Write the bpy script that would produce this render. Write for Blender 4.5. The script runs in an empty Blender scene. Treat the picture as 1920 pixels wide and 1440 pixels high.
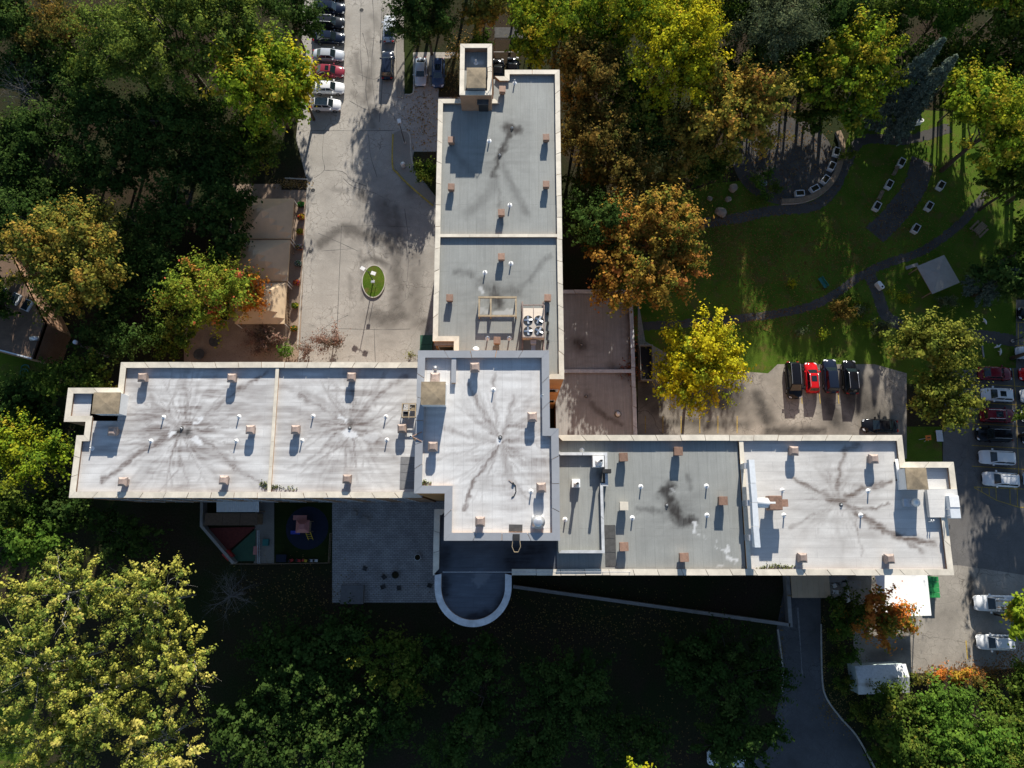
import bpy, bmesh, math, random
import numpy as np
from mathutils import Vector, Matrix

# ------------------------------------------------------------------ camera, sky, sun, exposure
scene = bpy.context.scene
COL = scene.collection
F_PX, CAM_H, TILT = 1331.0, 94.0, math.radians(11.5)
CT, ST = math.cos(TILT), math.sin(TILT)
cam = bpy.data.cameras.new('camera'); cam_o = bpy.data.objects.new('camera', cam); COL.objects.link(cam_o)
cam.sensor_width = 36.0; cam.lens = F_PX/1920*36.0; cam.clip_start = 1.0; cam.clip_end = 2000.0
cam_o.location = (0, 0, CAM_H); cam_o.rotation_euler = (TILT, 0, 0)
scene.camera = cam_o

SUN_EL = math.radians(21.5); SUN_AZ = math.atan2(0.15, 1.0)      # azimuth from +Y towards +X
world = bpy.data.worlds.new('World'); scene.world = world; world.use_nodes = True
wn = world.node_tree.nodes; wl = world.node_tree.links; wn.clear()
w_out = wn.new('ShaderNodeOutputWorld'); w_bg = wn.new('ShaderNodeBackground'); w_sky = wn.new('ShaderNodeTexSky')
w_sky.sky_type = 'NISHITA'; w_sky.sun_disc = False; w_sky.sun_elevation = SUN_EL; w_sky.sun_rotation = SUN_AZ
w_sky.altitude = 150; w_sky.air_density = 1.0; w_sky.dust_density = 0.4; w_sky.ozone_density = 2.0
w_bg.inputs['Strength'].default_value = 0.078
wl.new(w_sky.outputs[0], w_bg.inputs[0]); wl.new(w_bg.outputs[0], w_out.inputs[0])

sun = bpy.data.lights.new('sun', 'SUN'); sun.energy = 5.0; sun.angle = math.radians(0.5); sun.color = (1.0, 0.94, 0.835)
sun_o = bpy.data.objects.new('sun', sun); COL.objects.link(sun_o)
sdir = Vector((-math.sin(SUN_AZ)*math.cos(SUN_EL), -math.cos(SUN_AZ)*math.cos(SUN_EL), -math.sin(SUN_EL)))
sun_o.rotation_euler = sdir.to_track_quat('-Z', 'Y').to_euler(); sun_o.location = (20, 120, 90)
scene.view_settings.view_transform = 'Standard'; scene.view_settings.look = 'None'
scene.view_settings.exposure = 0.88; scene.view_settings.gamma = 1.0
scene.view_settings.use_curve_mapping = False
scene.cycles.max_bounces = 4; scene.cycles.diffuse_bounces = 2; scene.cycles.glossy_bounces = 2
scene.cycles.transmission_bounces = 3; scene.cycles.transparent_max_bounces = 4

# ------------------------------------------------------------------ helpers
RNG = random.Random(7)
def P(px, py, z=0.0):
    """photo pixel (1920x1440) -> world x, y on the horizontal plane at height z"""
    u = (px-960)/F_PX; v = (720-py)/F_PX
    k = (CAM_H-z)/(CT-v*ST)
    return (u*k, (ST+v*CT)*k)
def SC(py, z=0.0):
    return F_PX*(CT-(720-py)/F_PX*ST)/(CAM_H-z)          # pixels per metre
def lin(r, g, b):
    f = lambda c: (c/255/12.92 if c/255 <= 0.04045 else ((c/255+0.055)/1.055)**2.4)
    return (f(r), f(g), f(b))

class MB:
    def __init__(s): s.v = []; s.f = []
    def add(s, vs, fs):
        o = len(s.v); s.v += [tuple(p) for p in vs]; s.f += [tuple(i+o for i in f) for f in fs]; return s
    def box(s, x0, x1, y0, y1, z0, z1):
        return s.add([(x0,y0,z0),(x1,y0,z0),(x1,y1,z0),(x0,y1,z0),(x0,y0,z1),(x1,y0,z1),(x1,y1,z1),(x0,y1,z1)],
                     [(0,3,2,1),(4,5,6,7),(0,1,5,4),(1,2,6,5),(2,3,7,6),(3,0,4,7)])
    def obox(s, c, ux, uy, hx, hy, z0, z1):
        """oriented box: centre c (x,y), unit axis ux, uy in plan"""
        q = [(c[0]+a*hx*ux[0]+b*hy*uy[0], c[1]+a*hx*ux[1]+b*hy*uy[1]) for a, b in ((-1,-1),(1,-1),(1,1),(-1,1))]
        return s.prism(q, z0, z1)
    def prism(s, poly, z0, z1, cap=True, z1s=None):
        n = len(poly)
        a = sum(poly[i][0]*poly[(i+1)%n][1]-poly[(i+1)%n][0]*poly[i][1] for i in range(n))
        if a < 0: poly = poly[::-1]
        vs = [(x,y,z0) for x,y in poly]+[(x,y,z1) for x,y in poly]
        fs = [(i,(i+1)%n,(i+1)%n+n,i+n) for i in range(n)]
        if cap: fs += [tuple(range(n,2*n)), tuple(range(n-1,-1,-1))]
        return s.add(vs, fs)
    def cyl(s, c, r0, r1, z0, z1, n=12):
        vs = [(c[0]+r0*math.cos(2*math.pi*i/n), c[1]+r0*math.sin(2*math.pi*i/n), z0) for i in range(n)]
        vs += [(c[0]+r1*math.cos(2*math.pi*i/n), c[1]+r1*math.sin(2*math.pi*i/n), z1) for i in range(n)]
        return s.add(vs, [(i,(i+1)%n,(i+1)%n+n,i+n) for i in range(n)]+[tuple(range(n,2*n)), tuple(range(n-1,-1,-1))])
    def tube(s, pts, rs, n=7, cap=True):
        pts = [Vector(p) for p in pts]
        if not hasattr(rs, '__len__'): rs = [rs]*len(pts)
        rings = []
        for i, p in enumerate(pts):
            d = (pts[min(i+1,len(pts)-1)]-pts[max(i-1,0)]).normalized()
            a = d.cross(Vector((0,0,1)) if abs(d.z) < .9 else Vector((1,0,0))).normalized(); b = d.cross(a)
            rings.append([p+(a*math.cos(2*math.pi*k/n)+b*math.sin(2*math.pi*k/n))*rs[i] for k in range(n)])
        vs = [v for r in rings for v in r]; fs = []
        for i in range(len(pts)-1):
            for k in range(n): fs.append((i*n+k, i*n+(k+1)%n, (i+1)*n+(k+1)%n, (i+1)*n+k))
        if cap: fs += [tuple(range(n-1,-1,-1)), tuple(range((len(pts)-1)*n, len(pts)*n))]
        return s.add(vs, fs)
    def mesh(s, name, mats, smooth=False, bevel=0.0):
        me = bpy.data.meshes.new(name); me.from_pydata(s.v, [], s.f)
        if bevel > 0:
            bm = bmesh.new(); bm.from_mesh(me)
            bmesh.ops.bevel(bm, geom=[e for e in bm.edges if e.calc_face_angle(0) > .5], offset=bevel, segments=2, affect='EDGES', profile=.6)
            bm.to_mesh(me); bm.free()
        for m in (mats if isinstance(mats, (list, tuple)) else [mats]): me.materials.append(m)
        if smooth: me.polygons.foreach_set('use_smooth', [True]*len(me.polygons))
        me.update(); return me
    def obj(s, name, mat, parent=None, smooth=False, bevel=0.0, loc=None):
        return link(name, s.mesh(name, mat, smooth, bevel), parent, loc)

def link(name, data, parent=None, loc=None, rz=0.0):
    o = bpy.data.objects.new(name, data); COL.objects.link(o)
    if parent is not None: o.parent = parent
    if loc is not None: o.location = loc
    if rz: o.rotation_euler = (0,0,rz)
    return o
LABELS = {}
def tag(o, label, cat, group=None):
    o['label'] = label; o['category'] = cat
    if group: o['group'] = group
    LABELS.setdefault(label, []).append(o.name); return o
def thing(name, label, cat, loc=(0,0,0), rz=0.0, group=None):
    o = link(name, None, None, loc, rz); o.empty_display_size = .3
    return tag(o, label, cat, group)
def struct(o): o['kind'] = 'structure'; return o

# value noise for numpy
def vnoise(x, y, seed=0):
    r = np.random.RandomState(seed).rand(64, 64)
    xi = np.floor(x).astype(int); yi = np.floor(y).astype(int); fx = x-xi; fy = y-yi
    fx = fx*fx*(3-2*fx); fy = fy*fy*(3-2*fy)
    g = lambda a, b: r[a % 64, b % 64]
    return (g(xi,yi)*(1-fx)+g(xi+1,yi)*fx)*(1-fy)+(g(xi,yi+1)*(1-fx)+g(xi+1,yi+1)*fx)*fy
def fbm(x, y, seed=0, o=4):
    s = np.zeros_like(x); a = .5
    for k in range(o): s += a*vnoise(x*2**k, y*2**k, seed+k); a *= .5
    return s/(1-.5**o)

# ------------------------------------------------------------------ materials
def nodes_of(name):
    m = bpy.data.materials.new(name); m.use_nodes = True
    nt = m.node_tree; return m, nt, nt.nodes, nt.links, nt.nodes['Principled BSDF']
def N(nt, t, **kw):
    n = nt.nodes.new(t)
    for k, v in kw.items():
        if k in n.inputs: n.inputs[k].default_value = v
        else: setattr(n, k, v)
    return n
def mix(nt, fac, a, b, mode='MIX'):
    n = nt.nodes.new('ShaderNodeMix'); n.data_type = 'RGBA'; n.blend_type = mode
    for s, i in ((fac, 0), (a, 6), (b, 7)):
        if hasattr(s, 'links'): nt.links.new(s, n.inputs[i])
        else: n.inputs[i].default_value = s if i == 0 else (*s, 1) if len(s) == 3 else s
    return n.outputs[2]
def ramp(nt, src, p0, p1, v0=0.0, v1=1.0):
    n = nt.nodes.new('ShaderNodeMapRange'); n.inputs[1].default_value = p0; n.inputs[2].default_value = p1
    n.inputs[3].default_value = v0; n.inputs[4].default_value = v1; nt.links.new(src, n.inputs[0]); return n.outputs[0]
def math_n(nt, op, a, b=0.0):
    n = nt.nodes.new('ShaderNodeMath'); n.operation = op
    for i, s in enumerate((a, b)):
        if hasattr(s, 'links'): nt.links.new(s, n.inputs[i])
        else: n.inputs[i].default_value = s
    return n.outputs[0]
def plain(name, c, rough=.6, metal=0.0, var=.15, scale=3.0, bump=0.0, rand=0.0, spec=.4, coat=0.0):
    m, nt, nn, ll, b = nodes_of(name)
    b.inputs['Roughness'].default_value = rough; b.inputs['Metallic'].default_value = metal
    b.inputs['Specular IOR Level'].default_value = spec; b.inputs['Coat Weight'].default_value = coat
    tc = N(nt, 'ShaderNodeTexCoord'); no = N(nt, 'ShaderNodeTexNoise', Scale=scale, Detail=5.0, Roughness=.65)
    ll.new(tc.outputs['Object'], no.inputs['Vector'])
    f = ramp(nt, no.outputs[0], .3, .7, 1-var, 1+var)
    if rand:
        oi = N(nt, 'ShaderNodeObjectInfo'); f = math_n(nt, 'MULTIPLY', f, ramp(nt, oi.outputs['Random'], 0, 1, 1-rand, 1+rand))
    mu = N(nt, 'ShaderNodeVectorMath', operation='SCALE'); mu.inputs[0].default_value = c; ll.new(f, mu.inputs['Scale'])
    ll.new(mu.outputs[0], b.inputs['Base Color'])
    if bump:
        bp = N(nt, 'ShaderNodeBump', Strength=bump, Distance=.05); ll.new(no.outputs[0], bp.inputs['Height']); ll.new(bp.outputs[0], b.inputs['Normal'])
    return m

def two_tone(name, c1, c2, scale, lo=.4, hi=.6, fine=None, fine_amt=.25, rough=.9, bump=.0, c3=None, s3=8, lo3=.6, hi3=.75):
    m, nt, nn, ll, b = nodes_of(name); b.inputs['Roughness'].default_value = rough; b.inputs['Specular IOR Level'].default_value = .03
    tc = N(nt, 'ShaderNodeTexCoord')
    n1 = N(nt, 'ShaderNodeTexNoise', Scale=scale, Detail=6.0, Roughness=.6); ll.new(tc.outputs['Object'], n1.inputs['Vector'])
    c = mix(nt, ramp(nt, n1.outputs[0], lo, hi), c1, c2)
    if c3:
        n3 = N(nt, 'ShaderNodeTexNoise', Scale=s3, Detail=3.0, Roughness=.7); ll.new(tc.outputs['Object'], n3.inputs['Vector'])
        c = mix(nt, ramp(nt, n3.outputs[0], lo3, hi3), c, c3)
    if fine:
        n2 = N(nt, 'ShaderNodeTexNoise', Scale=fine, Detail=3.0, Roughness=.8); ll.new(tc.outputs['Object'], n2.inputs['Vector'])
        v = ramp(nt, n2.outputs[0], .25, .75, 1-fine_amt, 1+fine_amt)
        mu = N(nt, 'ShaderNodeVectorMath', operation='SCALE'); ll.new(c, mu.inputs[0]); ll.new(v, mu.inputs['Scale']); c = mu.outputs[0]
        if bump:
            bp = N(nt, 'ShaderNodeBump', Strength=bump, Distance=.06); ll.new(n2.outputs[0], bp.inputs['Height']); ll.new(bp.outputs[0], b.inputs['Normal'])
    ll.new(c, b.inputs['Base Color']); return m

def asphalt(name, c, crack=.6, crack_scale=.35, patch=.16, attr=False, wet=(.11,.1,.09)):
    m, nt, nn, ll, b = nodes_of(name); b.inputs['Roughness'].default_value = .9; b.inputs['Specular IOR Level'].default_value = .06
    tc = N(nt, 'ShaderNodeTexCoord'); co = tc.outputs['Object']
    n1 = N(nt, 'ShaderNodeTexNoise', Scale=.22, Detail=6.0, Roughness=.65); ll.new(co, n1.inputs['Vector'])
    n2 = N(nt, 'ShaderNodeTexNoise', Scale=7.0, Detail=4.0, Roughness=.75); ll.new(co, n2.inputs['Vector'])
    v = math_n(nt, 'MULTIPLY', ramp(nt, n1.outputs[0], .3, .7, 1-patch, 1+patch), ramp(nt, n2.outputs[0], .3, .7, .86, 1.14))
    mu = N(nt, 'ShaderNodeVectorMath', operation='SCALE'); mu.inputs[0].default_value = c; ll.new(v, mu.inputs['Scale']); col = mu.outputs[0]
    dn = N(nt, 'ShaderNodeTexNoise', Scale=.8, Detail=5.0); ll.new(co, dn.inputs['Vector'])
    dv = N(nt, 'ShaderNodeVectorMath', operation='MULTIPLY_ADD'); ll.new(dn.outputs['Color'], dv.inputs[0]); dv.inputs[1].default_value = (1.8,1.8,0); ll.new(co, dv.inputs[2])
    n4 = N(nt, 'ShaderNodeTexNoise', Scale=.11, Detail=3.0); ll.new(co, n4.inputs['Vector'])
    msk = ramp(nt, n1.outputs[0], .46, .6); msk0 = ramp(nt, n4.outputs[0], .4, .62, .15, 1)
    for sc, wd, st in ((crack_scale*.5, .008, 1.0), (crack_scale*3.1, .03, .75)):
        vo = N(nt, 'ShaderNodeTexVoronoi', feature='DISTANCE_TO_EDGE', Scale=sc); ll.new(dv.outputs[0], vo.inputs['Vector'])
        k = math_n(nt, 'MULTIPLY', ramp(nt, vo.outputs['Distance'], 0, wd*(1 if sc < 1 else 1.6), 1, 0), crack*st)
        k = math_n(nt, 'MULTIPLY', k, msk if sc > crack_scale else msk0)
        col = mix(nt, k, col, (c[0]*.28, c[1]*.27, c[2]*.26))
    if attr:
        at = N(nt, 'ShaderNodeAttribute', attribute_name='stain'); sp = N(nt, 'ShaderNodeSeparateColor'); ll.new(at.outputs['Color'], sp.inputs[0])
        e = math_n(nt, 'MULTIPLY', sp.outputs[0], ramp(nt, n2.outputs[0], .25, .7, .75, 1.1))
        col = mix(nt, e, col, wet)
        ll.new(ramp(nt, sp.outputs[0], 0, 1, .9, .6), b.inputs['Roughness'])
    ll.new(col, b.inputs['Base Color'])
    bp = N(nt, 'ShaderNodeBump', Strength=.35, Distance=.03); ll.new(n2.outputs[0], bp.inputs['Height']); ll.new(bp.outputs[0], b.inputs['Normal'])
    return m

def membrane(name, c, dirt, seam=1.0, vert=True, streak=.1, white=(.72,.73,.74)):
    """rolled roof membrane: roll seams, brushed streaks, stains held per vertex"""
    m, nt, nn, ll, b = nodes_of(name); b.inputs['Roughness'].default_value = .75; b.inputs['Specular IOR Level'].default_value = .25
    tc = N(nt, 'ShaderNodeTexCoord'); co = tc.outputs['Object']
    mp = N(nt, 'ShaderNodeMapping'); mp.inputs['Scale'].default_value = (5, .35, 1) if vert else (.35, 5, 1); ll.new(co, mp.inputs[0])
    n1 = N(nt, 'ShaderNodeTexNoise', Scale=1.0, Detail=5.0, Roughness=.7); ll.new(mp.outputs[0], n1.inputs['Vector'])
    n2 = N(nt, 'ShaderNodeTexNoise', Scale=.28, Detail=5.0, Roughness=.6); ll.new(co, n2.inputs['Vector'])
    n3 = N(nt, 'ShaderNodeTexNoise', Scale=9.0, Detail=3.0, Roughness=.7); ll.new(co, n3.inputs['Vector'])
    v = math_n(nt, 'MULTIPLY', ramp(nt, n1.outputs[0], .3, .7, 1-streak, 1+streak), ramp(nt, n2.outputs[0], .3, .7, .9, 1.1))
    v = math_n(nt, 'MULTIPLY', v, ramp(nt, n3.outputs[0], .3, .7, .94, 1.06))
    mu = N(nt, 'ShaderNodeVectorMath', operation='SCALE'); mu.inputs[0].default_value = c; ll.new(v, mu.inputs['Scale']); col = mu.outputs[0]
    br = N(nt, 'ShaderNodeTexBrick', Scale=1.0); br.offset = .5
    br.inputs['Color1'].default_value = (1,1,1,1); br.inputs['Color2'].default_value = (.93,.93,.93,1); br.inputs['Mortar'].default_value = (.5,.5,.52,1)
    br.inputs['Mortar Size'].default_value = .014; br.inputs['Mortar Smooth'].default_value = .6
    br.inputs['Brick Width'].default_value = 8.0; br.inputs['Row Height'].default_value = seam
    mb = N(nt, 'ShaderNodeMapping'); ll.new(co, mb.inputs[0])
    if vert: mb.inputs['Rotation'].default_value = (0,0,math.pi/2)
    ll.new(mb.outputs[0], br.inputs['Vector'])
    col = mix(nt, .75, col, br.outputs[0], 'MULTIPLY')
    at = N(nt, 'ShaderNodeAttribute', attribute_name='stain'); sp = N(nt, 'ShaderNodeSeparateColor'); ll.new(at.outputs['Color'], sp.inputs[0])
    e = math_n(nt, 'MULTIPLY', sp.outputs[0], ramp(nt, n1.outputs[0], .25, .7, .55, 1.2))
    col = mix(nt, e, col, dirt); col = mix(nt, sp.outputs[2], col, (.035,.032,.03)); col = mix(nt, sp.outputs[1], col, white)
    ll.new(col, b.inputs['Base Color']); return m

def brick_mat(name, c1, c2, mortar, bw=.4, rh=.1, flat=False, ms=.012):
    m, nt, nn, ll, b = nodes_of(name); b.inputs['Roughness'].default_value = .85
    tc = N(nt, 'ShaderNodeTexCoord'); sx = N(nt, 'ShaderNodeSeparateXYZ'); ll.new(tc.outputs['Object'], sx.inputs[0])
    cb = N(nt, 'ShaderNodeCombineXYZ'); ll.new(math_n(nt, 'ADD', sx.outputs[0], sx.outputs[1]), cb.inputs[0]); ll.new(sx.outputs[2], cb.inputs[1])
    br = N(nt, 'ShaderNodeTexBrick', Scale=1.0); br.inputs['Brick Width'].default_value = bw; br.inputs['Row Height'].default_value = rh
    br.inputs['Color1'].default_value = (*c1,1); br.inputs['Color2'].default_value = (*c2,1); br.inputs['Mortar'].default_value = (*mortar,1); br.inputs['Mortar Size'].default_value = ms
    ll.new(tc.outputs['Object'] if flat else cb.outputs[0], br.inputs['Vector'])
    no = N(nt, 'ShaderNodeTexNoise', Scale=.6, Detail=5.0); ll.new(tc.outputs['Object'], no.inputs['Vector'])
    mu = N(nt, 'ShaderNodeVectorMath', operation='SCALE'); ll.new(br.outputs[0], mu.inputs[0]); ll.new(ramp(nt, no.outputs[0], .3, .7, .8, 1.2), mu.inputs['Scale'])
    ll.new(mu.outputs[0], b.inputs['Base Color']); return m

def leaf_mat(name, trans=.3):
    m, nt, nn, ll, b = nodes_of(name); nn.remove(b); out = nn['Material Output']
    at = N(nt, 'ShaderNodeAttribute', attribute_name='leaf_colour')
    d = N(nt, 'ShaderNodeBsdfDiffuse'); t = N(nt, 'ShaderNodeBsdfTranslucent'); mx = N(nt, 'ShaderNodeMixShader'); mx.inputs[0].default_value = trans
    ll.new(at.outputs['Color'], d.inputs['Color']); ll.new(at.outputs['Color'], t.inputs['Color'])
    ll.new(d.outputs[0], mx.inputs[1]); ll.new(t.outputs[0], mx.inputs[2]); ll.new(mx.outputs[0], out.inputs['Surface']); return m

M = {}
M['soil'] = two_tone('forest_floor', (.04,.03,.02), (.026,.034,.014), .12, fine=5, fine_amt=.5, c3=(.075,.045,.02), s3=2.2, lo3=.6, hi3=.8, bump=.5)
M['lawn'] = two_tone('lawn_grass', (.058,.108,.012), (.095,.145,.018), .18, fine=9, fine_amt=.45, c3=(.13,.10,.035), s3=.45, lo3=.52, hi3=.72, bump=.8)
M['drive'] = asphalt('worn_driveway', (.37,.345,.31), crack=.8, patch=.2, attr=True)
M['lot'] = asphalt('parking_asphalt', (.15,.142,.135), crack=.5, patch=.25)
M['lot_old'] = asphalt('worn_lot_asphalt', (.31,.28,.24), crack=.8, patch=.3, attr=True, wet=(.06,.055,.05))
M['service'] = asphalt('service_road_asphalt', (.105,.105,.108), crack=.7, patch=.3)
M['path'] = asphalt('garden_path_asphalt', (.085,.08,.075), crack=.5, patch=.3)
M['walk'] = asphalt('concrete_walk', (.27,.25,.22), crack=.3, crack_scale=.5)
M['patio'] = two_tone('patio_slabs', (.33,.25,.19), (.27,.2,.15), .5, fine=6, fine_amt=.2)
M['kerb'] = plain('kerb_concrete', (.42,.39,.34), .9, var=.25, scale=1.5)
M['kerb_y'] = plain('yellow_kerb_paint', (.45,.33,.06), .8, var=.4, scale=2.5)
M['line_y'] = plain('yellow_line_paint', (.42,.29,.05), .8, var=.45, scale=3)
M['paver'] = brick_mat('grey_pavers', (.44,.435,.43), (.34,.335,.335), (.13,.13,.13), .46, .23, True, .022)
M['roof_w'] = membrane('white_roof_membrane', (.645,.64,.63), (.13,.1,.09), 1.0, vert=False, streak=.07)
M['roof_t'] = membrane('white_tower_membrane', (.66,.655,.645), (.14,.11,.1), 1.0, vert=True, streak=.07)
M['roof_e'] = membrane('white_end_membrane', (.6,.585,.56), (.12,.09,.075), 1.0, vert=False, streak=.07)
M['roof_g'] = membrane('grey_roof_membrane', (.285,.292,.276), (.045,.043,.042), 1.0, vert=True, streak=.09, white=(.55,.56,.56))
M['roof_low'] = membrane('tan_low_roof', (.315,.305,.29), (.07,.055,.045), 1.2, vert=True, streak=.16)
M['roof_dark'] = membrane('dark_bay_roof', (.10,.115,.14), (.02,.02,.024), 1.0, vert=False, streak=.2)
M['brick'] = brick_mat('brown_brick', (.3,.15,.075), (.25,.12,.06), (.3,.24,.18), .3, .085)
M['brick_o'] = brick_mat('tan_brick', (.56,.29,.11), (.5,.25,.09), (.45,.28,.15), .3, .3)
M['cream'] = plain('cream_coping', (.62,.56,.46), .6, var=.17, scale=.9, rand=.09)
M['greycop'] = plain('grey_metal_coping', (.33,.34,.36), .45, metal=.2, var=.06, scale=1.0, rand=.05)
M['palecop'] = plain('pale_coping', (.5,.51,.52), .6, var=.25, scale=1.0, rand=.05)
M['capbrown'] = plain('brown_vent_metal', (.25,.15,.105), .55, var=.3, scale=3, rand=.22)
M['captan'] = plain('faded_vent_metal', (.32,.245,.21), .6, var=.35, scale=2.5, rand=.2)
M['steel'] = plain('galvanised_steel', (.62,.63,.65), .35, metal=.6, var=.15, scale=4)
M['white'] = plain('white_paint', (.75,.75,.74), .5, var=.06, scale=4)
M['black'] = plain('black_rubber', (.02,.02,.022), .7, var=.3)
M['dkmat'] = plain('dark_roof_mat', (.07,.07,.07), .9, var=.3, scale=2)
M['greymat'] = plain('grey_roof_mat', (.19,.19,.195), .9, var=.15, scale=2)
M['boxtop'] = plain('weathered_plywood', (.26,.205,.135), .85, var=.4, scale=.9)
M['wood'] = plain('weathered_wood', (.24,.17,.11), .85, var=.25, scale=3)
M['tanbeam'] = plain('tan_steel_beam', (.36,.28,.18), .7, var=.2, scale=3)
def canvas(name, c, tr=.35):
    m = plain(name, c, .85, var=.1, scale=.8, spec=.1); nt = m.node_tree; b = nt.nodes['Principled BSDF']; t = N(nt, 'ShaderNodeBsdfTranslucent'); t.inputs[0].default_value = (*c, 1)
    mx = N(nt, 'ShaderNodeMixShader'); mx.inputs[0].default_value = tr; nt.links.new(b.outputs[0], mx.inputs[1]); nt.links.new(t.outputs[0], mx.inputs[2]); nt.links.new(mx.outputs[0], nt.nodes['Material Output'].inputs['Surface']); return m
M['tent'] = canvas('beige_canvas', (.78,.6,.4))
M['tarp'] = plain('white_canvas', (.8,.8,.78), .6, var=.04, scale=1)
M['glass'] = plain('window_glass', (.02,.03,.035), .05, var=.1, spec=.8)
M['carglass'] = plain('car_glass', (.012,.02,.024), .06, var=.1, spec=.9)
M['tyre'] = plain('tyre_rubber', (.015,.015,.015), .85)
M['rim'] = plain('alloy_rim', (.45,.45,.46), .3, metal=.8, var=.05)
M['lamp'] = plain('headlight_lens', (.7,.72,.74), .15, var=.05)
M['tail'] = plain('tail_lens', (.35,.015,.01), .25, var=.05)
M['bark'] = plain('brown_bark', (.09,.07,.052), .95, var=.35, scale=5, bump=.5)
M['bark_w'] = plain('pale_bark', (.34,.32,.28), .9, var=.3, scale=4, bump=.3)
M['bark_g'] = plain('grey_twigs', (.17,.16,.155), .95, var=.25, scale=5)
M['leaf'] = leaf_mat('leaf_blades')
M['stone'] = plain('boulder_stone', (.3,.25,.2), .9, var=.3, scale=1.5, bump=.6)
M['wallc'] = plain('concrete_wall', (.3,.29,.28), .9, var=.2, scale=.8)
M['shingle'] = brick_mat('brown_shingles', (.16,.1,.065), (.13,.083,.055), (.09,.06,.04), .5, .22, True)
M['green'] = plain('green_plastic', (.03,.26,.07), .5, var=.2)
M['dkgreen'] = plain('dark_green_metal', (.03,.1,.06), .5, var=.15)
M['teal'] = plain('teal_paint', (.02,.16,.15), .5)
M['red'] = plain('red_plastic', (.45,.03,.025), .45)
M['pink'] = plain('faded_red_plastic', (.5,.2,.18), .5)
M['blue'] = plain('blue_plastic', (.03,.06,.5), .4)
M['yellow'] = plain('yellow_plastic', (.6,.42,.03), .5)
M['orange'] = plain('orange_sign', (.7,.2,.03), .5)
M['navy'] = plain('navy_rubber_surface', (.014,.02,.042), .9, var=.2)
M['dkred'] = plain('dark_red_deck', (.14,.03,.025), .85, var=.25)
M['brownroof'] = plain('brown_tin_roof', (.13,.085,.055), .7, var=.2)
M['tin'] = plain('white_corrugated_sheet', (.6,.63,.66), .5, var=.08)
M['shed'] = plain('shed_siding', (.42,.5,.5), .6, var=.1)
M['shedroof'] = two_tone('stained_shed_roof', (.62,.63,.63), (.2,.17,.14), .5, .5, .68, fine=4, fine_amt=.2, rough=.7)
M['terra'] = plain('terracotta', (.4,.15,.07), .8)
M['ac'] = plain('beige_unit_metal', (.5,.43,.36), .5, var=.08)

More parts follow.
